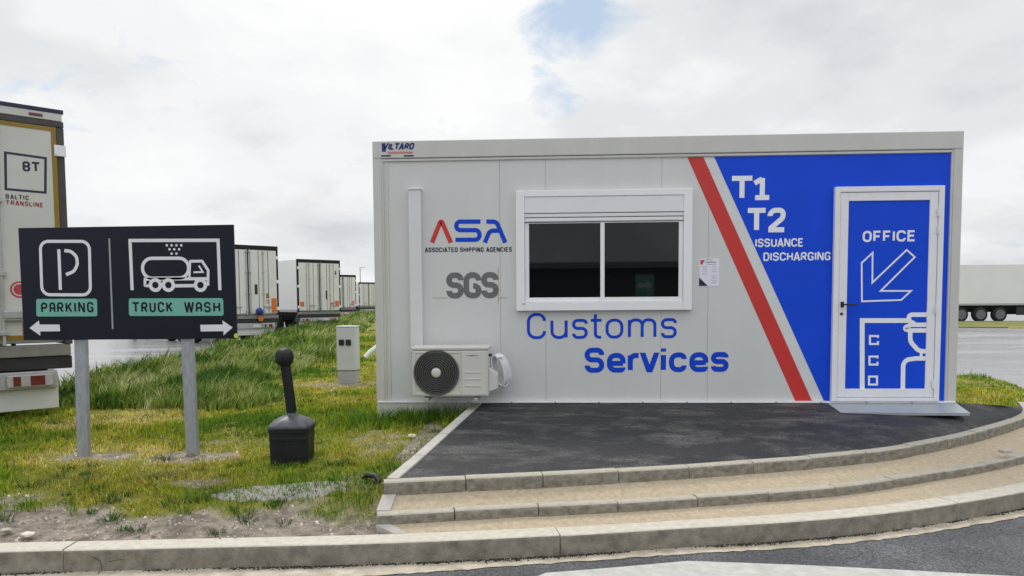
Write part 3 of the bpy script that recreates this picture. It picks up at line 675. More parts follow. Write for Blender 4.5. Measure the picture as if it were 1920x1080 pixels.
def grow_short():
    A = scatter(44000, 3.9, 34, R(-48), R(3), 8); B = scatter(6500, 7, 19, R(22), R(50), 8)
    x, y, r, tone, size, g = (np.concatenate([p, q]) for p, q in zip(A, B))
    b = bare(x, y); h = ground_h(x, y); cl = fbm(x, y, 2.6, 4, 44); fine = fbm(x, y, 9, 2, 47)
    inside_cabin = (x > .0) & (x < 5.85) & (y > -.02) & (y < 2.5)
    keep = ~front_of_kerb(x, y-.05) & ~in_pad(x, y) & ~inside_cabin & (h > .03) & (RNG.uniform(0, 1, len(x)) > b*1.04-.02) & (RNG.uniform(0, 1, len(x)) < .25+1.1*cl+.3*fine)
    x, y, r, tone, size, g, h, cl, b = (q[keep] for q in (x, y, r, tone, size, g, h, cl, b)); n = len(x)
    lush = sstep(.46, .68, fbm(x, y, 1.1, 3, 81))*.8
    near_cabin = sstep(.5, .1, np.abs(y+.12))*sstep(-.6, -.1, x)*(1-sstep(1.1, 1.4, x))
    lush = np.clip(np.maximum(lush, near_cabin), 0, 1)
    H = (.016+.032*RNG.beta(1.6, 2.6, n)*(.5+1.1*cl))*size*(1+1.2*lush)+near_cabin*.11*RNG.uniform(.2, 1, n)
    Wd = np.maximum(.003, .00092*r)*RNG.uniform(.7, 1.5, n)
    gl = g/(np.linalg.norm(g, axis=1)[:, None]+1e-6); ang = RNG.uniform(0, 2*np.pi, n)
    lean = (gl*.7+np.stack([np.cos(ang), np.sin(ang)], 1)*.5)*(H*RNG.uniform(.25, 1.1, n))[:, None]
    dry = np.zeros(n)
    for (cx, cy, rx, ry) in ((-2.2, -1.22, .8, .35), (-1.3, -1.28, .8, .4), (-1.4, 3.8, 1.5, 1.0), (.2, -1.2, .4, .8), (-.6, 1.5, .7, 1.6), (-.7, -2.0, .5, .25), (-3.5, .5, 1.2, .5)): dry = np.maximum(dry, 1-sstep(.3, 1.2, np.sqrt(((x-cx)/rx)**2+((y-cy)/ry)**2)))
    t = np.clip(.38+1.9*(fbm(x, y, .8, 4, 90)-.5)+.10*tone+RNG.normal(0, .15, n)-.36*lush+.34*dry, 0, 1)
    col = mixcol(t, [(.09, .185, .014), (.180, .270, .018), (.285, .325, .022), (.41, .36, .040), (.55, .47, .18)])*np.clip((1.15+.26*tone)*RNG.uniform(.65, 1.35, n), .35, 1.8)[:, None]
    o = blades('grass', np.stack([x, y, h-.004], 1), H, Wd, lean, col, m_grass); stuff(o, 'short patchy yellow green grass of the verge', 'grass')
def grow_tall():
    x, y, r, tone, size, g = scatter(34000, 9.5, 95, R(-40), R(-4), 9, .05); tl = tallness(x, y); h = ground_h(x, y); n_ = fbm(x, y, 2.2, 4, 12)
    keep = (tl > .12) & (h > .02) & (RNG.uniform(0, 1, len(x)) < .35+.9*n_)
    x, y, r, tone, size, g, tl, h, n_ = (q[keep] for q in (x, y, r, tone, size, g, tl, h, n_)); n = len(x)
    H = (.10+.34*tl*RNG.beta(2.2, 2, n))*(.55+.9*n_)*(.55+.45*size)*(.45+1.15*fbm(x, y, .75, 3, 15))
    Wd = np.maximum(.005, .00105*r)*RNG.uniform(.6, 1.5, n)
    broad = (size > 1.25); Wd = Wd*np.where(broad, 2.3, 1); H = H*np.where(broad, .82, 1)
    gl = g/(np.linalg.norm(g, axis=1)[:, None]+1e-6); ang = RNG.uniform(0, 2*np.pi, n); wind = np.array([[.32, -.12]])
    lean = (gl*.6+np.stack([np.cos(ang), np.sin(ang)], 1)*.75)*(H*RNG.uniform(.2, .9, n))[:, None]+wind*(H*(.2+1.5*fbm(x, y, 1.3, 2, 71)))[:, None]
    t = np.clip(.43+2.4*(fbm(x, y, 1.2, 4, 33)-.5)+.12*tone+RNG.normal(0, .18, n)+.12*sstep(1.0, 2.4, x-xb(y))-.22*broad, 0, 1)
    col = mixcol(t, [(.045, .110, .020), (.105, .205, .024), (.19, .285, .038), (.30, .36, .09), (.46, .47, .24)])*np.clip((1+.25*tone)*RNG.uniform(.6, 1.4, n), .3, 1.7)[:, None]
    o = blades('tall_grass', np.stack([x, y, h-.01], 1), H, Wd, lean, col, m_grass); stuff(o, 'tall green meadow grass on the bank by the lorry park', 'grass')
grow_short(); grow_tall()
def weeds():                              # broad leaved weeds in the soil strip and along the bank
    cx = []; 
    for k in range(150):
        a = RNG.uniform(R(-44), R(-6)); r = 4.2*(11/4.2)**RNG.uniform(); cx.append((CAM[0]+r*math.sin(a), CAM[1]+r*math.cos(a)))
    cx += [(-2.75, -2.35), (-2.6, -2.4), (-2.9, -2.3), (-2.5, -2.36), (-.55, -2.3), (-.7, -2.45), (-.62, -2.36), (.45, -2.2), (.5, -1.7), (.2, -1.75), (.42, -1.9), (-1.9, -2.75), (-.9, -2.9), (-.3, -2.65)]
    P = []; H = []; Wd = []; Ln = []; C = []
    for (x, y) in cx:
        if bool(front_of_kerb(np.array(x), np.array(y-.06))) or bool(in_pad(np.array(x), np.array(y))) or (x > 0 and y > -.05): continue
        nb = random.randint(25, 70); s = random.uniform(.04, .10); base = np.array(random.choice([(.045, .12, .015), (.07, .14, .02), (.10, .14, .05), (.055, .10, .03)]))
        for _ in range(nb):
            a = random.uniform(0, 6.28); q = random.random()*s*1.1
            px, py = x+q*math.cos(a), y+q*math.sin(a)*.8; P.append((px, py, float(ground_h(px, py))-.004)); H.append(random.uniform(.25, .9)*s); Wd.append(random.uniform(.003, .008)); l = random.uniform(.3, 1.0)*s; Ln.append((l*math.cos(a), l*math.sin(a))); C.append(base*random.uniform(.7, 1.35))
    o = blades('weeds', np.array(P), np.array(H), np.array(Wd), np.array(Ln), np.array(C), m_grass); stuff(o, 'low broad leaved weeds scattered over the bare strip', 'weeds')
weeds()
def pebbles(name, pts, smin, smax, m, label):
    mb = MB()
    for (x, y, z) in pts:
        s = random.uniform(smin, smax)*random.choice((.6, .8, 1, 1.3)); vs_ = []
        for k in range(6):
            a = k*math.pi/3+random.uniform(-.3, .3); q = s*random.uniform(.7, 1.2); vs_.append((x+q*math.cos(a), y+q*math.sin(a), z-.003))
        for k in range(6):
            a = k*math.pi/3+random.uniform(-.3, .3); q = s*random.uniform(.35, .7); vs_.append((x+q*math.cos(a), y+q*math.sin(a), z+s*random.uniform(.5, .9)))
        mb.add(vs_, [(k, (k+1) % 6, 6+(k+1) % 6, 6+k) for k in range(6)]+[tuple(range(6, 12))])
    return stuff(mb.build(name, m), label, 'gravel')
pts = []
while len(pts) < 900:
    x = random.uniform(-3.6, .65); y = random.uniform(-3.5, -.5)
    if bool(front_of_kerb(np.array(x), np.array(y-.03))) or float(bare(np.array([x]), np.array([y]))[0]) < .55: continue
    pts.append((x, y, float(ground_h(x, y))))
pebbles('gravel', pts[:640], .004, .011, 'stone', 'grey pebbles in the bare soil strip')
cl_ = []
while len(cl_) < 700:
    x = random.uniform(-3.6, .65); y = random.uniform(-3.5, -.5)
    if bool(front_of_kerb(np.array(x), np.array(y-.03))) or float(bare(np.array([x]), np.array([y]))[0]) < .4: continue
    cl_.append((x, y, float(ground_h(x, y))))
pebbles('soil_clods', cl_, .003, .016, mat('soil_clod', (.27, .235, .19), .95, var=.3, vscale=30), 'crumbly clods of dry soil behind the kerb')
pebbles('pale_gravel', pts[640:], .005, .014, 'stone_pale', 'pale pebbles in the bare soil strip')
pts = []
while len(pts) < 4500:                      # dirt and grit lying in the gutter along the kerb's foot
    x = random.uniform(-1.8, 6.2); k_ = float(fbm(np.array([x]), np.array([.0]), 2.3, 4, 77)[0]); 
    if random.random() > max(0.02, (k_-.34)*3.2): continue
    y = float(np.interp(x, K3[:-14, 0], K3[:-14, 1]))-abs(random.gauss(0, .012+.05*max(0, k_-.45)))-.004; pts.append((x, y, .009))
pebbles('gutter_grit', pts, .0016, .0065, mat('dirt_dark', (.045, .038, .029), .95, var=.5, vscale=30), 'dark grit and dirt along the foot of the road kerb')
# bald slab of old gravelly concrete level with the turf
def slab():
    c = (on_z(400, 925, .25)+on_z(645, 922, .25))/2; rx = .52; ry = .155; n = 56; v = [(c[0], c[1], float(ground_h(c[0], c[1]))+.014)]
    for q in (.5, .85, 1.0):
        for k in range(n):
            a = 2*math.pi*k/n; e = (abs(math.cos(a))**2.6+abs(math.sin(a))**2.6)**(-1/2.6); w = e*q*(1+.22*(float(fbm(np.array([3*math.cos(a)]), np.array([3*math.sin(a)]), 1.4, 4, 8)[0])-.5)*2*q)
            px, py = c[0]+rx*w*math.cos(a)-.16*math.sin(a)*w*.0, c[1]+ry*w*math.sin(a)+.10*w*math.cos(a)*.6
            v.append((px, py, float(ground_h(px, py))+(.012 if q < 1 else -.02)))
    mb = MB(); mb.add(v, [(0, 1+k, 1+(k+1) % n) for k in range(n)]+[(1+i*n+k, 1+(i+1)*n+k, 1+(i+1)*n+(k+1) % n, 1+i*n+(k+1) % n) for i in range(2) for k in range(n)], True)
    o = mb.build('concrete_patch', mat('old_concrete', (.22, .205, .19), .95, col2=(.42, .40, .375), vscale=34, bump=.8, bscale=120, detail=10))
    tag(o, 'flat grey patch of rough old concrete in the grass below the ash bin', 'concrete slab')
slab()

# ---------------------------------------------------------------- the cabin
CW, CH, CD = 5.78, 2.80, 2.45
cab = empty('office_cabin', (0, 0, BASE)); tag(cab, 'white and blue prefabricated office cabin with Customs Services lettering', 'office cabin')
zl, zb = .167, 2.628
mb = MB(); mb.box(.012, CW-.012, .03, CD-.012, .03, CH-.03); mb.build('body', 'panel', cab)
# front panels with open joints
SEAMS = [.085]+[W(x, 500)[0] for x in (938, 1023, 1240, 1328)]+[CW-.085]
mb = MB()
for a, b in zip(SEAMS[:-1], SEAMS[1:]): mb.box(a+.0012, b-.0012, FACE, .028, zl+.004, zb-.03)
mb.build('wall_panel', 'panel', cab, bevel=.0012, each=True)
mb = MB(); mb.box(0, .085, 0, .09, zl, zb); mb.box(CW-.085, CW, 0, .09, zl, zb); mb.box(0, .085, CD-.09, CD, zl, zb); mb.box(CW-.085, CW, CD-.09, CD, zl, zb); mb.build('corner_post', 'frame', cab, bevel=.004, each=True)
mb = MB(); mb.box(.085, .105, .008, .027, zl, zb); mb.box(.125, .150, .010, .0195, zl+.002, zb-.034); mb.box(CW-.105, CW-.085, .008, .027, zl, zb); mb.build('corner_trim', 'frame', cab, bevel=.002, each=True)
mb = MB(); mb.box(0, CW, -.004, .10, zb, CH); mb.box(0, CW, CD-.10, CD+.004, zb, CH); mb.box(0, .10, .10, CD-.10, zb, CH); mb.box(CW-.10, CW, .10, CD-.10, zb, CH); mb.build('roof_beam', 'frame', cab, bevel=.008, each=True)
mb = MB(); mb.box(.105, CW-.105, .004, .027, zb-.030, zb-.006); mb.build('top_trim', 'frame', cab, bevel=.003)
mb = MB(); mb.box(.1, CW-.1, .1, CD-.1, CH-.029, CH-.004); mb.build('roof', 'frame', cab)
mb = MB(); mb.box(0, CW, -.002, .10, 0, zl-.001); mb.box(0, CW, CD-.10, CD, 0, zl-.001); mb.box(0, .10, .10, CD-.1, 0, zl-.001); mb.box(CW-.10, CW, .10, CD-.1, 0, zl-.001); mb.build('base_rail', 'frame', cab, bevel=.004, each=True)
mb = MB(); mb.box(.012, CW-.012, -.014, .0185, zl-.012, zl+.004); mb.build('drip_ledge', 'pvc', cab, bevel=.002)
mb = MB()
for x in np.arange(.95, 5.6, .44): mb.lathe([(.008, 0), (.008, .004), (.004, .006)], (x, -.014, zl-.003), 'y', 10).mark()
mb.build('ledge_screw', 'tr_steel', cab, each=True)
mb = MB(); mb.lathe([(.010, 0), (.010, .004)], (.055, -.002, .03), 'y', 12); mb.build('rail_bolt', 'tr_dark', cab)
# vinyl: blue field, red stripe, pale stripe
def vinyl(name, px, m, lift, parent=cab):
    mb = MB(); q = [W(x, y) for x, y in px]; mb.prism(q, FACE-lift, FACE-.0004); return mb.build(name, m, parent)
bx1 = CW-.108
blue_px = [(1339, 298.2), (1785, 290.5), (1769, 752), (1544.5, 752)]
q = [W(x, y) for x, y in blue_px]; zt = zb-.034; q = [(q[0][0], zt), (bx1, zt), (bx1, zl+.006), (q[3][0], zl+.006)]
mb = MB(); mb.prism(list(reversed(q)), FACE-.0014, FACE-.0004); mb.build('blue_field', 'blue', cab)
def band(px0, px1, name, m):
    (a, _), (b, _) = W(px0[0], 299), W(px0[1], 299); (c, _), (d, _) = W(px1[0], 751), W(px1[1], 751)
    mb = MB(); mb.prism([(a, zt), (c, zl+.006), (d, zl+.006), (b, zt)], FACE-.0014, FACE-.0004); mb.build(name, m, cab)
band((1288.7, 1318.5), (1490.7, 1522), 'red_stripe', 'red')
band((1319.5, 1338), (1523, 1543.5), 'pale_stripe', 'pale')
# lettering
def lettering(name, m, fn, lift=.0018, each=False):
    mb = MB(); fn(mb, lift); return mb.build(name, m, cab, each=each)
lettering('customs_lettering', 'blue_text', lambda mb, l: wall_text(mb, 'Customs', 988, 1269, (587, 586), (636, 634), .115, gap=.165))
lettering('services_lettering', 'blue_text', lambda mb, l: wall_text(mb, 'Services', 1096, 1366, (652, 650), (699, 697), .20, gap=.095))
def f(mb, l):
    wall_text(mb, 'T1', 1370, 1443, (330, 329), (376, 375), .205, lift=.0026, gap=.02)
    wall_text(mb, 'T2', 1400, 1472, (390, 389), (436, 435.5), .205, lift=.0026, gap=.06)
lettering('tariff_lettering', 'white', f)
lettering('service_lettering', 'white', lambda mb, l: wall_text(mb, 'ISSUANCE', 1416, 1506, (447.5, 446.5), (463.5, 462.5), .18, lift=.0026, gap=.13))
lettering('service_lettering', 'white', lambda mb, l: wall_text(mb, 'DISCHARGING', 1431, 1557, (473.5, 472.5), (489.5, 488), .18, lift=.0026, gap=.13))
# shipping agency logo
k = lambda p: p/184.0
def f(mb, l): 
    w = WallPix(mb); w.s([(810, 455), (827, 412.5), (845.5, 455)], k(8.5), .012)
lettering('red_logo_letter', 'red', f)
def f(mb, l):
    w = WallPix(mb); w.s([(901, 415.5), (855.5, 415.5), (855.5, 431.5), (899, 431.5), (899, 449.5), (854, 449.5)], k(8), k(8))
    w.s([(912, 415.5), (931, 415.5), (947.5, 455)], k(8), k(10)); w.s([(909, 455), (917, 436), (922, 432.5), (936, 432.5)], k(8), k(8))
lettering('blue_logo_letters', 'blue_text', f)
lettering('agency_lettering', 'navy', lambda mb, l: wall_text(mb, 'ASSOCIATED SHIPPING AGENCIES', 797, 959.5, (464, 463.2), (473, 472.2), .19, gap=.22, space=.45))
lettering('inspection_logo', 'grey', lambda mb, l: wall_text(mb, 'SGS', 838, 934.5, (511, 510.5), (560, 559), .215, gap=.035))
def f(mb, l):
    w = WallPix(mb, lift=.0014); w.s([(812, 558.6), (839, 558.6)], k(1.4)); w.s([(936, 558.4), (950, 558.2)], k(1.4)); w.s([(934.2, 502), (934.2, 567)], k(1.3))
lettering('logo_cross_line', 'rust_line', f, each=True)
# maker's badge on the beam
for x0, x1 in ((714.5, 733), (757, 775.5)):
    lettering('badge_underline', 'navy', lambda mb, l: WallPix(mb, -.004).s([(x0, 292.4), (x1, 292)], k(2.6)))
def f(mb, l):
    wall_text(mb, 'VILTARD', 717, 775, (268.5, 268), (281, 280.2), .24, Y=-.004, gap=.10, slant=.25)
    w = WallPix(mb, -.004); w.p([(715.5, 268.5), (719, 268.5), (724, 284.5), (716.5, 284.5)])
lettering('maker_badge', mat('badge_blue', (.010, .014, .15), .4, var=.05), f)
def f(mb, l):
    w = WallPix(mb, -.004); w.s([(727, 286.6), (774, 285.8)], k(3.4)); pass
lettering('maker_badge_stripe', mat('badge_pink', (.55, .22, .22), .5, var=.1), f)

# ---- window
wx0, wz1 = W(967, 358, -.03); wx1, wz0 = W(1297, 581, -.03)
win = empty('window', (0, 0, 0)); win.parent = cab
mb = MB(); mb.frame(wx0, wx1, wz0, wz1, .085, -.035, FACE-.0005, tb=.085, tt=.06); mb.build('frame', 'pvc', win, bevel=.004)
bz0 = W(980, 417, -.03)[1]; bz1 = wz1-.06
mb = MB(); mb.box(wx0+.085, wx1-.085, -.028, FACE-.0005, bz0+.09, bz1-.001); mb.build('shutter_box', 'shutter', win, bevel=.005)
mb = MB(); mb.box(wx0+.085, wx1-.085, -.020, .004, bz0+.050, bz0+.085); mb.box(wx0+.088, wx1-.088, -.026, .003, bz0+.004, bz0+.040); mb.build('shutter_slat', 'shutter', win, bevel=.006, each=True)
gx0 = wx0+.085; gx1 = wx1-.085; gz0 = wz0+.085; gz1 = bz0
mid = W(1130.5, 500, -.01)[0]
for (a, b, y) in ((gx0, mid+.028, -.004), (mid-.028, gx1, -.014)):
    mb = MB(); mb.frame(a+.002, b-.002, gz0+.002, gz1-.002, .042, y, FACE-.001 if y > -.01 else -.0055, tb=.045, tt=.010); sh = mb.build('sash', 'pvc', win, bevel=.003)
    mb = MB(); mb.box(a+.044, b-.044, y+.012 if y > -.01 else y+.006, (y+.018) if y > -.01 else -.0025, gz0+.047, gz1-.012); mb.build('pane', 'glass', sh)
mb = MB(); mb.box(gx0+.001, gx1-.001, .0135, FACE-.0005, gz0+.001, gz1-.001); mb.build('blind', 'black', win)
mb = MB(); mb.box(wx0+.06, wx0+.085, -.042, -.0352, wz0+.068, wz0+.076); mb.build('drain_cap', 'tr_steel', win)

# ---- door
door = empty('door', (0, 0, 0)); door.parent = cab
dx0, dz1 = W(1566, 350.5, -.02); dx1 = W(1771.5, 347.5, -.02)[0]; dz0 = zl+.006
mb = MB(); mb.frame(dx0, dx1, dz0, dz1, .052, -.030, FACE-.0016, tb=.035, tt=.052); mb.build('frame', 'alu', door, bevel=.004)
lx0, lx1, lz0, lz1 = dx0+.054, dx1-.054, dz0+.037, dz1-.054
leaf = MB().frame(lx0+.002, lx1-.002, lz0+.002, lz1-.002, .078, -.022, FACE-.002, tb=.085, tt=.082).build('leaf', 'alu', door, bevel=.004)
ix0, ix1, iz0, iz1 = lx0+.081, lx1-.081, lz0+.088, lz1-.085
DY = -.010
mb = MB(); mb.box(ix0, ix1, DY, FACE-.003, iz0, iz1); mb.build('blue_panel', 'blue', leaf)
mb = MB(); wall_text(mb, 'OFFICE', 1617, 1716.5, (433, 431.5), (454, 452.5), .19, Y=DY, lift=.0014, gap=.11); mb.build('office_lettering', 'white', leaf)
mb = MB(); w = WallPix(mb, DY, .0014)
w.s([(1616, 565), (1615.5, 493), (1636, 474), (1635.5, 530), (1700, 468.5), (1715, 482), (1651, 545.5), (1708, 545.5), (1689.5, 562.5)], .016, 0, True); mb.build('arrow_outline', 'white', leaf)
mb = MB(); w = WallPix(mb, DY, .0014); T = k(8)
w.s([(1616.5, 735), (1616.5, 601), (1706, 601)], k(8.5))
e = 1738
w.s([(e, 590), (1704, 590), (1704, 602), (1715, 607)], T, k(7)); w.s([(e, 609), (1708, 609), (1691, 616.5), (1708, 619.5), (e, 619.5)], T, k(3.5))
w.s([(1706.5, 622), (1706.5, 640), (1722, 658), (e, 659)], T, k(16)); w.s([(e, 672), (1718, 672), (1693.5, 675), (1692.5, 735)], T, k(19)); w.s([(1727, 660), (1727, 671)], k(5)); 
for i, yy in enumerate((637.5, 676, 713.5)):
    x = 1638.5-i*.9
    if i < 2: w.s([(x+7.5, yy-4), (x+7.5, yy-7.5), (x-7.5, yy-7.5), (x-7.5, yy+7.5), (x+7.5, yy+7.5), (x+7.5, yy+2)], k(3.6))
    else: w.s([(x-7.5, yy-7.5), (x-7.5, yy+7.5), (x+7.5, yy+7.5), (x+7.5, yy-7.5)], k(3.6), 0, True)
mb.build('officer_pictogram', 'white', leaf)
hx, hz = W(1579.5, 571, -.03)
mb = MB(); mb.box(hx-.014, hx+.014, -.034, -.0225, hz-.028, hz+.028); mb.tube([(hx, -.034, hz), (hx, -.068, hz), (hx+.02, -.072, hz), (hx+.125, -.070, hz-.002)], .0085, 10); mb.build('handle', 'handle', leaf, bevel=.002)
cx_, cz_ = W(1578.5, 588.5, -.03)
mb = MB(); mb.lathe([(.014, 0), (.014, .006), (.006, .008)], (cx_, -.0224, cz_), 'y', 16); mb.build('lock', 'handle', leaf)
for (px, py) in ((1760.5, 397), (1760, 431), (1755, 580), (1750, 720)):
    a, b = W(px, py, -.03); mb = MB(); mb.box(a-.016, a+.016, -.0345, -.0304, b-.04, b+.04); mb.tube([(a, -.040, b-.045), (a, -.040, b+.045)], .0075, 10); mb.build('hinge', 'alu', door, bevel=.002)
# metal ramp at the threshold (a thing of its own, resting on the pad)
def ramp():
    f0 = on_z(1576, 772.5, .55); f1 = on_z(1819, 774, .52)
    for _ in range(6): f0 = on_z(1576, 772.5, pad_z(f0[0], f0[1])+.014); f1 = on_z(1819, 774, pad_z(f1[0], f1[1])+.014)
    b0, b1 = W(1549, 755)[0], W(1790, 755)[0]
    zk = BASE+zl-.014
    mb = MB(); v = [(b0, -.016, zk), (b1, -.016, zk), (f1[0], f1[1], f1[2]), (f0[0], f0[1], f0[2])]
    v = v+[(x, y, z-.03) for x, y, z in v]
    mb.add(v, [(3, 2, 1, 0), (0, 1, 5, 4), (1, 2, 6, 5), (2, 3, 7, 6), (3, 0, 4, 7), (4, 5, 6, 7)])
    o = mb.build('threshold_ramp', 'ramp', bevel=.003); tag(o, 'grey sheet metal ramp lying on the asphalt below the office door', 'ramp')
ramp()
# notice
def notice():
    x0, z1 = W(1311, 485); x1, z0 = W(1348, 537)
    nt = empty('notice', ((x0+x1)/2, FACE, BASE+z0)); tag(nt, 'white paper notice with blue corner stuck right of the window', 'notice')
    w = x1-x0; h = z1-z0; sh = MB(); sh.box(-w/2, w/2, -.0030, -.0008, 0, h); sh.build('paper', 'paper', nt)
    mb = MB(); pl = Plane2D(mb, (-w/2, -.003, 0), (1, 0, 0), (0, 0, 1), .0008)
    pl.stroke([(w*.33, h*.955), (w*.66, h*.955)], .006)
    pl.stroke([(w*.32, h*.87), (w*.84, h*.87)], .010); pl.stroke([(w*.38, h*.79), (w*.82, h*.79)], .004)
    for i in range(4):
        pl.stroke([(w*.16, h*(.70-.085*i)), (w*.40, h*(.70-.085*i))], .004)
        if i < 3: pl.stroke([(w*.66, h*(.70-.085*i)), (w*.86, h*(.70-.085*i))], .004)
    for i in range(4): pl.stroke([(w*.62, h*(.38-.08*i)), (w*.88, h*(.38-.08*i))], .004)
    mb.build('text_line', mat('print_grey', (.30, .31, .36), .6), nt, each=True)
    mb = MB(); pl = Plane2D(mb, (-w/2, -.003, 0), (1, 0, 0), (0, 0, 1), .0010); pl.poly([(0, h*.02), (w*.44, h*.02), (0, h*.33)]); mb.build('blue_corner', 'navy', nt)
    mb = MB(); pl = Plane2D(mb, (-w/2, -.003, 0), (1, 0, 0), (0, 0, 1), .0010); pl.poly([(w*.06, h*.95), (w*.28, h*.95), (w*.20, h*.86), (w*.16, h*.78), (w*.06, h*.80)]); mb.build('red_mark', 'red', nt)
notice()
# cable duct
a, zt_ = W(766, 354.5, -.02); b, _ = W(789, 354.5, -.02); zlo = W(780, 660, -.02)[1]
duct = empty('cable_duct', ((a+b)/2, FACE, BASE+zlo)); tag(duct, 'tall white plastic cable duct running up the cabin wall above the air conditioner', 'cable duct')
hw = (b-a)/2; mb = MB(); mb.box(-hw, hw, -.062, -.0006, 0, zt_-zlo-.012); mb.build('cover', 'duct', duct, bevel=.006)
mb = MB(); mb.box(-hw-.006, hw+.006, -.070, -.0006, zt_-zlo-.011, zt_-zlo+.004); mb.build('end_cap', 'duct', duct, bevel=.003)

# ---------------------------------------------------------------- air conditioner
def aircon():
    YF = -.40; x0, z1 = W(772, 657, YF); x1, z0 = W(916, 743.5, YF)
    o = empty('air_conditioner', ((x0+x1)/2, -.23, BASE+z0)); tag(o, 'beige outdoor air conditioner with round black fan grille bracketed to the cabin wall', 'air conditioner')
    ox = (x0+x1)/2; oy = -.23; X0, X1, H = x0-ox, x1-ox, z1-z0; y0, y1 = YF-oy, -.08-oy
    mb = MB(); mb.box(X0, X1, y0, y1, 0, H); body = mb.build('casing', 'ac', o, bevel=.012, segs=3)
    mb = MB(); mb.box(X0-.008, X1+.006, y0-.008, y1+.006, H+.0005, H+.034); mb.build('lid', 'ac', o, bevel=.012, segs=3)
    fx = W(818.5, 700, YF)[0]-ox; fz = W(818.5, 698.5, YF)[1]-z0; Rf = W(859.5, 700, YF)[0]-ox-fx
    mb = MB(); mb.frame(X0+.02, fx+Rf+.022, .018, H-.014, .014, y0-.006, y0-.0005); mb.build('front_panel', 'ac', body, bevel=.004)
    mb = MB(); mb.lathe([(Rf, .001), (Rf, .004)], (fx, y0, fz), 'y', 48); gr = mb.build('fan_opening', 'black', o)
    mb = MB()
    for i in range(9):
        r_ = Rf*(.24+.76*i/8); mb.tube([(fx+r_*math.cos(2*math.pi*q/48), y0-.014-.012*(1-(r_/Rf)**2), fz+r_*math.sin(2*math.pi*q/48)) for q in range(49)], .0062 if i < 8 else .010, 6, cap=False)
    for q in range(16):
        a = 2*math.pi*q/16+.1; mb.tube([(fx+r_*.2*math.cos(a), y0-.022, fz+r_*.2*math.sin(a)), (fx+Rf*.7*math.cos(a+.25), y0-.016, fz+Rf*.7*math.sin(a+.25)), (fx+Rf*math.cos(a+.4), y0-.010, fz+Rf*math.sin(a+.4))], .003, 5)
    mb.build('fan_grille', 'acdark', o)
    mb = MB(); mb.lathe([(Rf*.215, 0), (Rf*.215, .010), (Rf*.15, .016), (.002, .017)], (fx, y0-.022, fz), 'y', 28); mb.build('grille_hub', 'ac', o)
    px0 = W(866, 700, YF)[0]-ox
    mb = MB(); mb.box(px0, X1-.016, y0-.007, y0-.0005, .016, H-.012); cv = mb.build('service_cover', 'ac', o, bevel=.005)
    mb = MB()
    for zz in (.115, .19, .265): mb.box(px0+.03, px0+.185, y0-.0125, y0-.0072, zz*H/.52, zz*H/.52+.010)
    mb.build('louvre', 'ac', cv, bevel=.003, each=True)
    mb = MB(); pl = Plane2D(mb, (px0+.05, y0-.007, H-.058), (1, 0, 0), (0, 0, 1), .001)
    for (a, b, t) in ((0, .02, .006), (.026, .075, .011), (.08, .105, .007)): pl.stroke([(a, .006), (b, .006)], t)
    mb.build('badge', 'grey', cv)
    vx = X1
    mb = MB(); mb.add([(vx+.001, y0+.03, .04), (vx+.085, y0+.05, .07), (vx+.085, y0+.05, .21), (vx+.001, y0+.03, .27), (vx+.001, y1-.02, .04), (vx+.085, y1-.02, .07), (vx+.085, y1-.02, .21), (vx+.001, y1-.02, .27)],
        [(0, 1, 2, 3), (7, 6, 5, 4), (0, 4, 5, 1), (1, 5, 6, 2), (2, 6, 7, 3), (3, 7, 4, 0)]); mb.build('valve_cover', 'ac', o, bevel=.006)
    mb = MB(); mb.tube([(vx+.002, y0+.06, H-.05), (vx+.03, y0+.06, H-.052)], .014, 10); mb.build('knob', 'black', o)
    for sx in (X0+.12, X1-.14):
        mb = MB(); mb.box(sx, sx+.04, y0-.02, FACE-oy-.002, -.045, -.0115); mb.box(sx, sx+.04, FACE-oy-.012, FACE-oy-.002, -.0112, .30); br = mb.build('bracket', 'tr_steel', o, bevel=.003)
        mb = MB(); mb.box(sx-.005, sx+.045, y0+.015, y0+.075, -.0112, -.0005); mb.build('rubber_foot', 'black', br, bevel=.002)
    return X1+ox, z0, H
acx, acz, ach = aircon()
def hose_coil():
    cx, cz = W(938, 694, -.2); o = empty('hose_coil', (cx, -.16, BASE+cz-.19)); tag(o, 'bundled coil of white hose hanging beside the air conditioner', 'hose')
    mb = MB()
    for i in range(6):
        d = (i-2.5)*.010; a_, b_ = .055+.006*(i % 3), .155-.007*(i % 2); til = .26
        pts = []
        for q in range(41):
            t = 2*math.pi*q/40; u = a_*math.cos(t); v = b_*math.sin(t)*(1+.05*math.sin(3*t+i)); pts.append((u*math.cos(til)+v*math.sin(til)*-1+d*.9, d*1.4-.02*math.cos(t), .19-u*math.sin(til)*-1+v*math.cos(til)))
        mb.tube(pts, .0105, 7, cap=False)
    mb.build('loops', 'hose', o)
    mb = MB(); mb.tube([(-.035, -.045, .318), (.0, -.052, .325), (.012, -.03, .32)], .02, 8); mb.build('tie', 'pvc', o)
    mb = MB(); mb.tube([(-.165, 0, .265), (-.11, -.02, .20), (-.06, -.03, .13), (-.02, -.03, .11)], .017, 9); mb.tube([(-.165, .02, .20), (-.11, .0, .155), (-.05, -.01, .10)], .013, 9); mb.build('insulated_pipe', 'black', o)
    mb = MB(); mb.tube([(-.09, .0, .14), (-.02, -.02, .06), (.05, -.02, .02), (.08, .0, .06)], .010, 7); mb.build('loose_end', 'hose', o)
hose_coil()

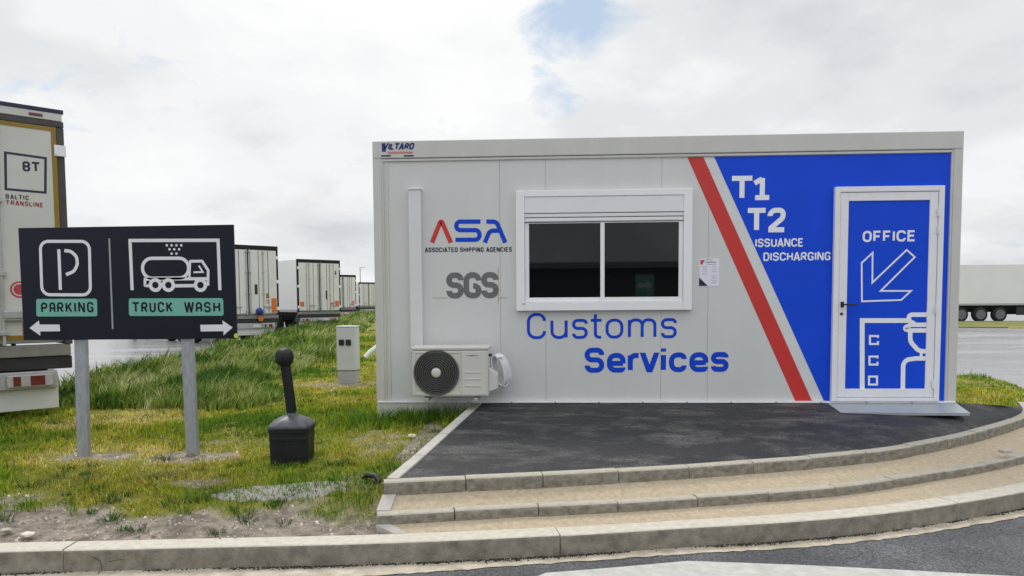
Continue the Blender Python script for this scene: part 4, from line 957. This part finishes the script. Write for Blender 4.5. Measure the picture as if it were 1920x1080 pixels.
# ---------------------------------------------------------------- sign
def sign():
    pl_, pr_ = on_z(157, 852, .29), on_z(361, 848, .31); Ysign = float(pl_[1]+pr_[1])/2-.05
    TL, TR_, BL, BR = [on_y(x, y, Ysign) for x, y in ((38, 428), (441.5, 421.5), (44.5, 638), (449, 636))]
    ux = (TR_-TL); wdt = np.linalg.norm(ux); ux /= wdt; hgt = (np.linalg.norm(BL-TL)+np.linalg.norm(BR-TR_))/2
    uy = np.cross(np.array([0, -1.0, 0]), ux)*-1; uy = np.array([-ux[2], 0, ux[0]]); O = BL
    root = empty('direction_sign', ((pl_[0]+pr_[0])/2, Ysign+.05, .29)); tag(root, 'dark navy parking and truck wash direction sign on two galvanised posts', 'sign')
    RL = np.array(root.location)
    def pt(px, py): p = on_y(px, py, Ysign)-O; return (float(p@ux), float(p@uy))
    OO = O-RL
    mb = MB(); c = [OO, OO+ux*wdt, OO+ux*wdt+uy*hgt, OO+uy*hgt]; c2 = [q+np.array([0, .022, 0]) for q in c]
    mb.add(c+c2, [(0, 1, 2, 3), (7, 6, 5, 4), (0, 4, 5, 1), (1, 5, 6, 2), (2, 6, 7, 3), (3, 7, 4, 0)]); board = mb.build('board', 'signnavy', root, bevel=.003)
    sc_ = wdt/404.0
    def draw(name, m, fn, lift=.0016, each=False):
        mb = MB(); p = Plane2D(mb, OO, ux, uy, lift); fn(p); mb.build(name, m, board, each=each)
    def f(p):
        P = lambda l: [pt(*q) for q in l]
        p.stroke(P([(75.5, 452.5), (167.5, 452.5), (170, 553), (79, 552.5)]), 5.6*sc_, 15*sc_, True)
        p.stroke(P([(110.5, 467.5), (113.5, 543.5)]), 6*sc_)
        p.stroke(P([(121, 470), (133, 471), (144, 481), (145.5, 496), (139, 509), (124, 515)]), 6*sc_, 14*sc_)
    draw('parking_symbol', 'signwhite', f)
    draw('divider', mat('sign_grey_line', (.33, .34, .38), .4), lambda p: p.stroke([pt(205, 447), pt(211.5, 617)], 3.2*sc_))
    def f(p):
        P = lambda l: [pt(*q) for q in l]
        p.stroke(P([(248, 544), (244, 451), (409, 450.5), (412.5, 544)]), 6*sc_)
        for row, (y, xs) in enumerate(((460, (313, 322, 331, 340)), (467.5, (318, 327, 336)), (475.5, (322, 331)))):
            for x in xs: p.disc(pt(x, y), 2.3*sc_, 12)
        p.stroke(P([(267, 484.5), (354, 484), (353.5, 521), (268, 522)]), 6*sc_, 17.5*sc_, True)
        p.stroke(P([(355, 490), (379, 489.5), (390.5, 507), (390, 535.5)]), 5*sc_, 2*sc_)
        p.stroke(P([(355.5, 521), (356.5, 490)]), 4*sc_)
        p.stroke(P([(363, 510.5), (380.5, 510), (373, 498)]), 3.2*sc_)
        p.stroke(P([(272, 523), (272, 535.5), (281, 536)]), 5*sc_, 1*sc_)
        p.stroke(P([(270, 523.5), (389, 522.5)]), 5.5*sc_); p.stroke(P([(327, 536), (364, 535.5)]), 6*sc_)
        for x, y in ((291.5, 534.5), (316, 534.5), (376, 534.5)): 
            c = pt(x, y); p.stroke([(c[0]+9.3*sc_*math.cos(q*math.pi/14), c[1]+9.3*sc_*math.sin(q*math.pi/14)) for q in range(28)], 6.5*sc_, 0, True)
    draw('truck_wash_symbol', 'signwhite', f)
    for (x0, x1, y0, y1) in ((68.5, 183, 560.5, 593.5), (242, 419.5, 559.5, 592.5)):
        draw('name_plate', 'signteal', lambda p: p.poly([pt(x0, y1), pt(x1, y1-.5), pt(x1-1, y0-.5), pt(x0-.5, y0)], 4*sc_))
    for txt, x0, x1, yb, yt in (('PARKING', 78, 176, 586.5, 567), ('TRUCK', 249, 324, 586, 566.5), ('WASH', 346, 413.5, 586, 566.5)):
        def f(p):
            a = pt(x0, yb); b = pt(x1, yb-.5); q = Plane2D(p.mb, OO+ux*a[0]+uy*a[1], ux, uy, .0030); write(q, txt, b[0]-a[0], pt(x0, yt)[1]-a[1], .175, gap=.28, round_a=True)
        draw('plate_lettering', 'signnavy', f)
    def f(p):
        P = lambda l: [pt(*q) for q in l]
        p.poly(P([(55.5, 615), (73, 601), (74.5, 608.5), (112, 608.5), (113, 621), (75.5, 621.5), (76, 629.5)]))
        p.poly(P([(436.5, 614), (417, 600.5), (418, 608.5), (375.5, 609), (376.5, 621.5), (419.5, 621), (419, 629)]))
    draw('direction_arrow', 'signwhite', f, each=True)
    draw('yellow_sticker', 'signdot', lambda p: p.disc(pt(443, 629.5), 4.3*sc_))
    for (xt, xb_, yb, zt) in ((152.5, 157.5, 852, 0), (352, 361.5, 848, 0)):
        Tp = on_y(xt-4, 500, Ysign+.052)-RL; Bp = on_y(xb_, yb, Ysign+.052)-RL; Mp = on_y(xt, 640, Ysign+.052)-RL
        d = (Mp-Bp); d /= np.linalg.norm(d); top = Bp+d*1.55; bot = Bp-d*.12
        mb = MB(); hw = .051
        sec = [(-hw, -.026), (hw, -.026), (hw, .026), (-hw, .026)]
        v = [(bot[0]+a, bot[1]+b, bot[2]) for a, b in sec]+[(top[0]+a, top[1]+b, top[2]) for a, b in sec]
        mb.add(v, [(0, 1, 5, 4), (1, 2, 6, 5), (2, 3, 7, 6), (3, 0, 4, 7), (3, 2, 1, 0), (4, 5, 6, 7)]); mb.build('post', 'galv', root, bevel=.007, segs=3)
sign()

# ---------------------------------------------------------------- ash bin
def ash_bin():
    p = on_z(549, 863, .31); yy = float(p[1]); b = float(ground_h(p[0], yy)); s = np.linalg.norm(p-CAM)/FPX*1.0
    dep_ = float((p-CAM)@AF); sc_ = dep_/FPX
    o = empty('ash_bin', (p[0], yy, b)); tag(o, 'black plastic cigarette ash bin with tall neck standing in the grass', 'ash bin')
    Hh = 73*sc_; w0, w1 = 43*sc_, 46*sc_
    def sq(hw, rad, n=6):
        q = []
        for (cx, cy, a0) in ((hw-rad, hw-rad, 0), (-(hw-rad), hw-rad, 90), (-(hw-rad), -(hw-rad), 180), (hw-rad, -(hw-rad), 270)):
            for i in range(n+1): a = R(a0+90*i/n); q.append((cx+rad*math.cos(a), cy+rad*math.sin(a)))
        return q
    def loft(name, secs, m, smooth=True):
        mb = MB(); n = len(sq(1, .3)); v = []
        for (hw, rad, z) in secs: v += [(x, y, z) for x, y in sq(hw, rad)]
        f = [(i*n+k, i*n+(k+1) % n, (i+1)*n+(k+1) % n, (i+1)*n+k) for i in range(len(secs)-1) for k in range(n)]
        mb.add(v, f, smooth); mb.add(v[:n], [tuple(reversed(range(n)))]); mb.add(v[-n:], [tuple(range(n))]); ob = mb.build(name, m, o); ob.rotation_euler = (0, 0, R(6)); return ob
    rr = .34
    w0 *= .81; w1 *= .81
    loft('base', [(w0*.97, w0*rr, -.02), (w0, w0*rr, .01), (w0*1.02, w0*rr, Hh*.60), (w0*1.04, w0*rr, Hh*.61), (w0*1.045, w0*rr, Hh*.68), (w0*1.03, w0*rr, Hh*.69), (w0*1.035, w0*rr, Hh*.80), (w1, w1*rr, Hh*.81), (w1, w1*rr, Hh*.93)], 'ash', False)
    # shallow ribs on the base
    loft('lid', [(w1*1.02, w1*rr, Hh*.905), (w1*1.03, w1*rr, Hh*.95), (w1*.97, w1*.40, Hh*.985), (w1*.80, w1*.50, Hh*1.085), (w1*.50, w1*.45, Hh*1.165), (w1*.30, w1*.29, Hh*1.205), (w1*.24, w1*.235, Hh*1.25)], 'ashlid')
    nz0 = Hh*1.20; nh = (865-670)*sc_
    lean = np.array([-10*sc_, 0, 0])
    mb = MB(); mb.tube([(0, 0, nz0), tuple(lean*.5+np.array([0, 0, (nz0+nh)/2])), tuple(lean+np.array([0, 0, nh]))], [8.6*sc_, 8.5*sc_, 8.4*sc_], 20)
    for a in range(10):
        t = a*math.pi/5; mb.tube([(8.5*sc_*math.cos(t), 8.5*sc_*math.sin(t), nz0+.03), (lean[0]+8.3*sc_*math.cos(t), 8.3*sc_*math.sin(t), nh-.03)], 1.3*sc_, 6)
    mb.build('neck', 'ash', o)
    rb = 16.5*sc_; c = (lean[0]*1.1, 0, nh)
    mb = MB(); mb.lathe([(rb*.62, -rb*.95), (rb*.98, -rb*.55), (rb*1.04, 0), (rb*.98, rb*.5), (rb*.72, rb*.88), (rb*.3, rb*1.03), (.001, rb*1.05)], c, 'z', 28); hd = mb.build('head', 'ash', o)
    mb = MB(); mb.tube([(c[0]-3.5*sc_, -rb*.90, c[2]-1*sc_), (c[0]-3.8*sc_, -rb*1.06, c[2]-1*sc_)], 4.6*sc_, 16); mb.build('opening', 'black', hd)
ash_bin()

# ---------------------------------------------------------------- utility cabinet
def utility():
    yb = 717.5; p = on_z(650, yb, .34); dep_ = float((p-CAM)@AF); s = dep_/FPX
    o = empty('utility_cabinet', (p[0], p[1], p[2]), R(-3)); tag(o, 'narrow pale grey utility cabinet with two black sockets in the grass left of the cabin', 'utility cabinet')
    hw = 18*s; H = 105*s; ph = 22*s
    mb = MB(); mb.box(-hw*.94, hw*.94, -.005, .21, -.1, ph-.002); mb.build('plinth', 'plinth', o, bevel=.006)
    mb = MB(); mb.box(-hw, hw, -.015, .23, ph+.008, H-.016); mb.build('housing', 'util', o, bevel=.01)
    mb = MB(); mb.box(-hw-.003, hw+.003, -.019, .234, H-.015, H+.012); mb.build('cap', 'util', o, bevel=.01)
    mb = MB(); mb.box(-hw*.95, hw*.95, 0, .21, ph-.0015, ph+.0075); mb.build('seam', 'black', o)
    for cx in (-7.6*s, 5.6*s):
        mb = MB(); mb.box(cx-5*s, cx+5*s, -.032, -.0155, H-35*s, H-24*s); mb.build('socket', 'black', o, bevel=.006)
utility()
# white pipe end poking out behind the cabin corner
yq = 2.4
for _ in range(40):
    a = on_y(687, 666, yq)
    if a[2] > float(ground_h(a[0], yq))+.03: yq += .15
b = on_y(716, 643, yq); d = (b-a)/np.linalg.norm(b-a)
mb = MB(); mb.tube([tuple(a-d*.03-np.array([0, 0, .03])), tuple(a+d*.1), tuple(b+d*.6)], .055, 14); tag(mb.build('drain_pipe', 'pipe'), 'slanting white plastic pipe at the left rear of the cabin', 'pipe')
# black plastic stub and loose stones
def lump(name, c, r, m, label, cat, seed, flat=.6):
    rnd = random.Random(seed); bm = bmesh.new(); bmesh.ops.create_icosphere(bm, subdivisions=2, radius=1)
    for v in bm.verts:
        k = 1+rnd.uniform(-.22, .22); v.co = Vector((v.co.x*r*k*1.2, v.co.y*r*k, v.co.z*r*k*flat))
    me = bpy.data.meshes.new(name); bm.to_mesh(me); bm.free(); me.materials.append(MT[m]); o = bpy.data.objects.new(name, me); COL.objects.link(o); o.location = c; return tag(o, label, cat)
def rock(px, py, z, r, m, label, seed, flat=.6, name='stone'):
    p = on_z(px, py, z); lump(name, (p[0], p[1], p[2]+r*flat*.25), r, m, label, 'stone', seed, flat)
rock(52, 1003, .165, .034, 'stone_pale', 'pinkish white flat stone on bare soil at far left', 3, .45)
rock(12, 996, .165, .03, 'stone', 'grey rounded stone left of the pinkish flat stone', 4)
rock(772, 818, .42, .03, 'stone_pale', 'white stone in the grass beside the pad edging', 5)
rock(628, 821, .33, .045, 'stone_pale', 'largest pale stone in the worn patch right of the ash bin', 6)
rock(622, 838, .32, .03, 'stone', 'small grey stone below the largest pale stone', 8)
p = on_z(1885, 850, .29); mb = MB(); mb.box(-.05, .05, -.03, .03, 0, .028); c = mb.build('concrete_chip', 'slab', bevel=.008); c.location = (p[0], p[1], p[2]+.006); c.rotation_euler = (0, 0, .3); tag(c, 'small square concrete chip on the sandy tread at far right', 'concrete chip')
p = on_z(700, 893, .34); mb = MB()
mb.tube([(-.12, .08, -.03), (-.05, .03, .03), (.02, -.02, .035), (.06, -.05, .0)], [.014, .022, .022, .016], 12); c = mb.build('pipe_stub', 'black'); c.location = (p[0], p[1], float(ground_h(p[0], p[1]))+.01); tag(c, 'black plastic pipe stub in the soil beside the pad corner', 'pipe')

# ---------------------------------------------------------------- semi-trailers
def trailer(px, py, label, variant, rot=47.0, depth=None, loc=None, group='semi-trailers parked in a row'):
    if loc is None: q = CAM+ray(px, py)*depth; loc = (float(q[0]), float(q[1]), 0.0)
    o = empty('semi_trailer', loc, R(rot)); tag(o, label, 'semi-trailer', group)
    Wt, Lt, z0, z1 = 2.55, 13.6, 1.15, (3.90 if variant else 3.95); dm = 'tr_far_door' if variant else 'tr_door'
    mb = MB(); mb.box(-Wt+.02, -.02, .06, Lt, z0, z1-.02); mb.build('body', 'tr_side', o, bevel=.03)
    mb = MB(); mb.box(-Wt, -Wt+.019, .12, Lt-.02, z0-.03, z0+.10); mb.box(-.019, 0, .12, Lt-.02, z0-.03, z0+.10); mb.build('side_rail', 'tr_steel', o, each=True)
    mb = MB(); fm = 'tr_far_frame' if variant else 'tr_brown'
    mb.box(-.085, .0, -.02, .06, z0-.02, z1-.20); mb.box(-Wt, -Wt+.085, -.02, .06, z0-.02, z1-.20); mb.box(-Wt, 0, -.025, .06, z1-.199, z1-.02 if variant else z1-.125)
    mb.build('rear_frame', fm, o, bevel=.008, each=True)
    if variant == 0:
        mb = MB(); mb.box(-Wt+.03, -.018, -.03, .055, z1-.124, z1-.035); hd = mb.build('header', 'tr_door', o, bevel=.004)
        mb = MB(); mb.box(-Wt, 0, -.035, .06, z1-.034, z1+.012); mb.build('roof_edge', 'navy', o)
        mb = MB(); mb.box(-.36, -.22, -.042, -.031, z1-.098, z1-.066); mb.build('marker_lamp', 'lens', hd, bevel=.004)
    half = (Wt-.17)/2; zd0, zd1 = z0+.05, z1-.205
    for side in (0, 1):
        a, b = ((-Wt+.087, -Wt/2-.006), (-Wt/2+.006, -.087))[side]
        mb = MB(); mb.box(a, b, -.035, .05, zd0, zd1); dr = mb.build('door', dm, o, bevel=.008)
        mid_ = (a+b)/2
        rods = ((mid_-.02, b-.07) if side == 0 else (a+.07, mid_+.02)) if variant else ((mid_, b-.10) if side == 0 else (a+.10, mid_-.035))
        for xr in rods:
            mb = MB(); mb.tube([(xr, -.062, zd0-.06), (xr, -.062, zd1+.02)], .019, 8); rd = mb.build('lock_rod', 'tr_steel', dr)
            mb = MB()
            for zz in (zd0+.06, zd0+.75, zd0+1.6, zd1-.12): mb.box(xr-.045, xr+.045, -.088, -.0355, zz, zz+.055)
            mb.build('rod_bracket', 'tr_steel', rd, bevel=.006, each=True)
        xr = rods[1] if side else rods[0]
        mb = MB(); mb.box(min(xr, xr+.32), max(xr, xr+.32), -.10, -.075, zd0+.23, zd0+.30); mb.build('door_handle', 'tr_steel', dr, bevel=.008)
        if variant and side:
            mb = MB(); mb.box(a-.030, a+.018, -.043, -.0357, zd0, zd1); mb.build('centre_gasket', 'tr_far_frame', dr)
        if variant:
            for xs in (a+(b-a)*.36, a+(b-a)*.70):
                mb = MB(); mb.box(xs-.012, xs+.012, -.040, -.0355, zd0+.02, zd1-.02); mb.build('door_seam', 'tr_seam', dr)
        xh = a-.087 if side == 0 else b-.03
        for zz in (zd0+.12, zd0+1.2, zd1-.34):
            mb = MB(); mb.box(xh, xh+.125, -.055, -.0255 if False else -.022, zz, zz+.13); mb.box(xh+(.085 if side == 0 else 0), xh+(.125 if side == 0 else .04), -.06, -.0555, zz+.02, zz+.11); mb.build('hinge', 'alu', dr, bevel=.006)
        tape = (a, b)
        if variant == 0:
            mb = MB(); mb.frame(a+.003, b-.003, zd0+.004, zd1-.003, .052, -.0385, -.0355, tb=.05, tt=.05); mb.build('contour_tape', 'yellow', dr)
    # under-structure
    mb = MB(); mb.box(-Wt+.05, -.02, -.01, .14, z0-.16, z0-.0205); mb.build('sill_beam', 'tr_sill', o, bevel=.01)
    mb = MB(); mb.box(-Wt, -.005, .02, .2, z0-.32, z0-.165); mb.box(-Wt+.15, -.25, .1, .6, z0-.55, z0-.325); mb.box(-1.75, -.80, .2, Lt-.4, z0-.5, z0-.0205); mb.build('chassis', 'tr_dark', o, bevel=.01, each=True)
    mb = MB(); mb.box(-Wt+.16, -.17, .02, .16, .60, .815); bp_ = mb.build('bumper', 'tr_steel', o, bevel=.015)
    for s in (0, 1):
        a = -.70 if s else -Wt+.21
        mb = MB(); mb.box(a, a+.47, -.03, .0195, .635, .78); lc = mb.build('rear_lamp', 'lamp_white', bp_, bevel=.012)
        mb = MB(); mb.box(a+.06, a+.135, -.036, -.0305, .65, .765); mb.box(a+.235, a+.385, -.036, -.0305, .65, .765); mb.build('lens', 'lens', lc, bevel=.004, each=True)
    mb = MB(); mb.box(-1.1, -.78, .005, .0195, .64, .76); pt_ = mb.build('number_plate', 'tr_white', bp_)
    mb = MB(); mb.box(-Wt+.12, -.15, .10, .13, .34, .598); mb.build('mud_flap', 'tr_white', o, bevel=.01)
    for k_ in range(3):
        yw = 2.7+1.31*k_
        for xs in (-Wt+.02, -.02-.36):
            mb = MB(); mb.lathe([(.33, 0), (.47, .03), (.50, .08), (.50, .28), (.47, .33), (.33, .36)], (xs, yw, .5), 'x', 32); wh = mb.build('tyre', 'tyre', o)
            mb = MB(); mb.lathe([(.325, -.004), (.30, .004), (.26, .06), (.12, .05), (.10, .0), (.09, -.01)] if xs < -1 else [(.09, .37), (.10, .36), (.12, .31), (.26, .30), (.30, .356), (.325, .364)], (xs, yw, .5), 'x', 28); mb.build('rim', 'rim', wh)
    mb = MB()
    for xs in (-Wt+.0, -.38):
        mb.tube([(xs+.19, 2.7-.62*math.cos(t), .5+.62*math.sin(t)) for t in np.linspace(.25, math.pi/2, 8)], .03, 6).mark()
    mb.build('mudguard', 'tr_dark', o, each=True)
    mb = MB(); mb.box(-Wt+.03, -Wt+.06, 6.4, 10.2, .45, 1.0); mb.box(-.06, -.03, 6.4, 10.2, .45, 1.0); mb.build('side_guard', 'tr_dark', o, each=True)
    mb = MB(); mb.box(-Wt+.35, -Wt+.50, 10.9, 11.05, .0, .9); mb.box(-.50, -.35, 10.9, 11.05, .0, .9); mb.build('landing_leg', 'tr_dark', o, each=True)
    return o, zd0, zd1
def place(px, ytop, dep_): return px, ytop, dep_
T1, zd0, zd1 = trailer(117, 208, 'white trailer nearest the camera with yellow tape and dark BT box at left edge', 0, depth=9.01, rot=47)
T2, _, _ = trailer(520, 462, 'white trailer right behind the sign with an orange plate and blue cap', 1, depth=29.9)
T3, _, _ = trailer(637, 488, 'white trailer further back showing its long left side and both rear doors', 1, depth=40.2)
T4, _, _ = trailer(667, 515, 'small far trailer between the double door trailer and the last trailer', 1, depth=62.0)
T5, _, _ = trailer(708, 530, 'farthest trailer half hidden by the cabin edge', 1, depth=86)
# markings of the near trailer: local x from the right edge, z up
def near_marks():
    yd = -.0357
    def draw(name, m, fn, lift=.0012):
        mb = MB(); p = Plane2D(mb, (0, yd, 0), (1, 0, 0), (0, 0, 1), lift); fn(p); mb.build(name, m, T1)
    inv = T1.matrix_world.inverted() if False else None
    rz = R(47); ex = np.array([math.cos(rz), math.sin(rz), 0]); ey = np.array([-math.sin(rz), math.cos(rz), 0]); O = np.array(T1.location)
    def pt(px, py):                       # spot on the door plane -> local x, z
        d = ray(px, py); s = ((O-CAM)@ey+yd)/(d@ey); q = CAM+d*s-O; return (float(q@ex), float(q[2]))
    P = lambda l: [pt(*q) for q in l]
    draw('box_outline', 'navy', lambda p: p.stroke(P([(10, 286), (85.5, 296.5), (85, 361), (11, 354.5)]), .026, 0, True))
    def tx(txt, m, name, x0, x1, yb0, yb1, yt, t, **kw):
        a, b, c = pt(x0, yb0), pt(x1, yb1), pt(x0, yt); mb = MB(); ux = np.array([b[0]-a[0], 0, b[1]-a[1]]); w = np.linalg.norm(ux); ux /= w
        q = Plane2D(mb, (a[0], yd, a[1]), ux, (0, 0, 1), .0012); write(q, txt, w, c[1]-a[1], t, **kw); mb.build(name, m, T1)
    tx('BT', 'navy', 'box_lettering', 43, 75, 321, 323, 302, .20, gap=.16)
    tx('BALTIC', 'tr_brown', 'carrier_lettering', 11, 54, 372.5, 375.5, 363.5, .20, gap=.28)
    tx('TRANSLINE', mat('carrier_red', (.30, .06, .06), .5), 'carrier_red_lettering', 11, 81, 383.5, 389, 374.5, .20, gap=.26)
    def f(p):
        c = pt(37, 543); p.stroke([(c[0]+.088*math.cos(q*math.pi/16), c[1]+.088*math.sin(q*math.pi/16)) for q in range(32)], .020, 0, True); p.disc(c, .062); 
    draw('round_sticker', mat('sticker_red', (.48, .05, .06), .5, var=.35, vscale=30), f)
    draw('corner_tape', 'red', lambda p: p.stroke([pt(44.5, 606), pt(45.5, 636)], .028), .0045)
    mb = MB(); a = pt(5, 590); b = pt(45, 592); mb.box(a[0], b[0], -.115, -.04, a[1]-.045, a[1]+.045); mb.build('latch_housing', 'tr_steel', T1, bevel=.01)
near_marks()
mb = MB(); p = Plane2D(mb, (-1.02, .005, .655), (1, 0, 0), (0, 0, 1), .002); write(p, '70', .16, .085, .16, gap=.25); o = mb.build('plate_lettering', 'tr_dark', T1)
# details of the next two trailers' doors
def far_marks(T, items):
    for (name, x0, x1, z0, z1, m, dy) in items:
        mb = MB(); mb.box(x0, x1, -.0365-dy, -.0356, z0, z1); mb.build(name, m, T, bevel=.004)
far_marks(T2, [('marker_plate', -.33, -.12, 1.23, 1.80, 'orange', .02), ('door_recess', -1.02, -.90, 1.95, 2.35, 'tr_dark', .004), ('hazard_label', -.55, -.44, 1.80, 2.0, 'yellow', .002), ('speed_label', -.56, -.42, 1.58, 1.76, mat('label_pink', (.62, .35, .42), .5), .002)])
far_marks(T3, [('marker_plate', -2.42, -2.20, 1.42, 1.66, 'orange', .02), ('marker_plate', -.36, -.14, 1.40, 1.70, 'orange', .02), ('door_recess', -.92, -.82, 1.78, 2.25, 'tr_dark', .004), ('hazard_label', -.62, -.40, 1.45, 1.62, mat('label_red', (.50, .20, .16), .5), .002), ('white_label', -.50, -.20, 2.95, 3.4, 'tr_white', .002), ('dark_label', -.34, -.26, 3.1, 3.3, 'tr_dark', .004)])
far_marks(T4, [('marker_plate', -.50, -.18, 1.35, 1.75, mat('label_rose', (.55, .30, .28), .5), .006)])
mb = MB(); mb.lathe([(.13, 0), (.15, .05), (.13, .10), (.05, .12)], (-.88, -.06, 1.28), 'y', 20); mb.build('blue_cap', 'barrel', T2)
mb = MB(); mb.lathe([(.10, 0), (.11, .04), (.09, .06)], (-.82, -.04, .98), 'y', 18); mb.build('amber_lamp', 'orange', T2)
mb = MB(); mb.box(-1.35, -.75, -.04, -.032, .66, .78); mb.build('white_plate', 'tr_white', T3)
# trailer across the right-hand road
q = CAM+ray(1722, 600)*50.0; exr = np.array([AR[0], AR[1], 0]); exr /= np.linalg.norm(exr)
angr = math.degrees(math.atan2(exr[1], exr[0]))
T6, _, _ = trailer(0, 0, 'long white trailer seen side-on across the road at far right', 1, rot=angr-90, loc=(float(q[0]+exr[0]*.2), float(q[1]), 0.0), group=None)
# far edge of the right-hand road: low grass and a yellow kerb line
a = on_z(1760, 614, .0); b = on_z(1990, 616, 0.0)
mb = MB(); mb.add([(a[0], a[1], .03), (b[0]+6, b[1]-2, .03), (b[0]+9, b[1]+9, .10), (a[0]+3, a[1]+9, .10)], [(0, 1, 2, 3)]); structure(mb.build('far_grass_strip', mat('grass_far', (.10, .12, .022), .9, col2=(.22, .20, .05), vscale=1.1, bump=.6, bscale=6)))
mb = MB(); mb.box(0, 14, -.12, .12, 0, .09); c = mb.build('far_kerb', mat('kerb_yellow', (.50, .42, .16), .8, var=.15, vscale=2)); cpt = on_z(1893, 616, .0); c.location = cpt; c.rotation_euler = (0, 0, R(angr)); structure(c)
# lamp column far beyond the trailers
q = CAM+ray(676.5, 575)*120.0
mb = MB(); mb.tube([(0, 0, 0), (0, 0, 7.2)], [.12, .07], 8); mb.tube([(0, 0, 7.15), (.9, -.2, 7.3)], .05, 6); c = mb.build('lamp_column', 'pole'); c.location = (float(q[0]), float(q[1]), 0); tag(c, 'thin grey lamp column far away between the last two trailers', 'lamp column')
# the dark building across the road, seen mirrored in the office window
wh = empty('warehouse', (2, -46, 0)); tag(wh, 'long low dark building across the road mirrored in the office window', 'warehouse')
mb = MB(); mb.box(-34, 38, -9, 0, -.05, 3.9); mb.build('wall', 'canopy', wh)
mb = MB(); mb.box(-34.3, 38.3, -9.3, .35, 3.905, 4.35); mb.build('roof_edge', 'tr_sill', wh, bevel=.02)
# the teal board across the road, seen mirrored in the right pane
p = on_y(1209, 535, 22.0); tb = empty('signboard', (p[0], -22.0, 0)); tag(tb, 'teal board with a white arrow mirrored in the right window pane', 'sign')
zc_ = float(p[2]); mb = MB(); mb.box(-.36, .36, -.02, .02, zc_-.42, zc_+.42); bd = mb.build('board', 'signteal', tb, bevel=.01)
mb = MB(); mb.box(-.04, .04, -.08, -.021, 0, zc_+.3); mb.build('post', 'galv', tb)
mb = MB(); q = Plane2D(mb, (0, .02, zc_), (-1, 0, 0), (0, 0, 1), .003); q.poly([(-.30, 0), (-.08, .2), (-.08, .08), (.28, .08), (.28, -.08), (-.08, -.08), (-.08, -.2)]); mb.build('arrow', 'signwhite', bd)
print('objects', len(bpy.data.objects))
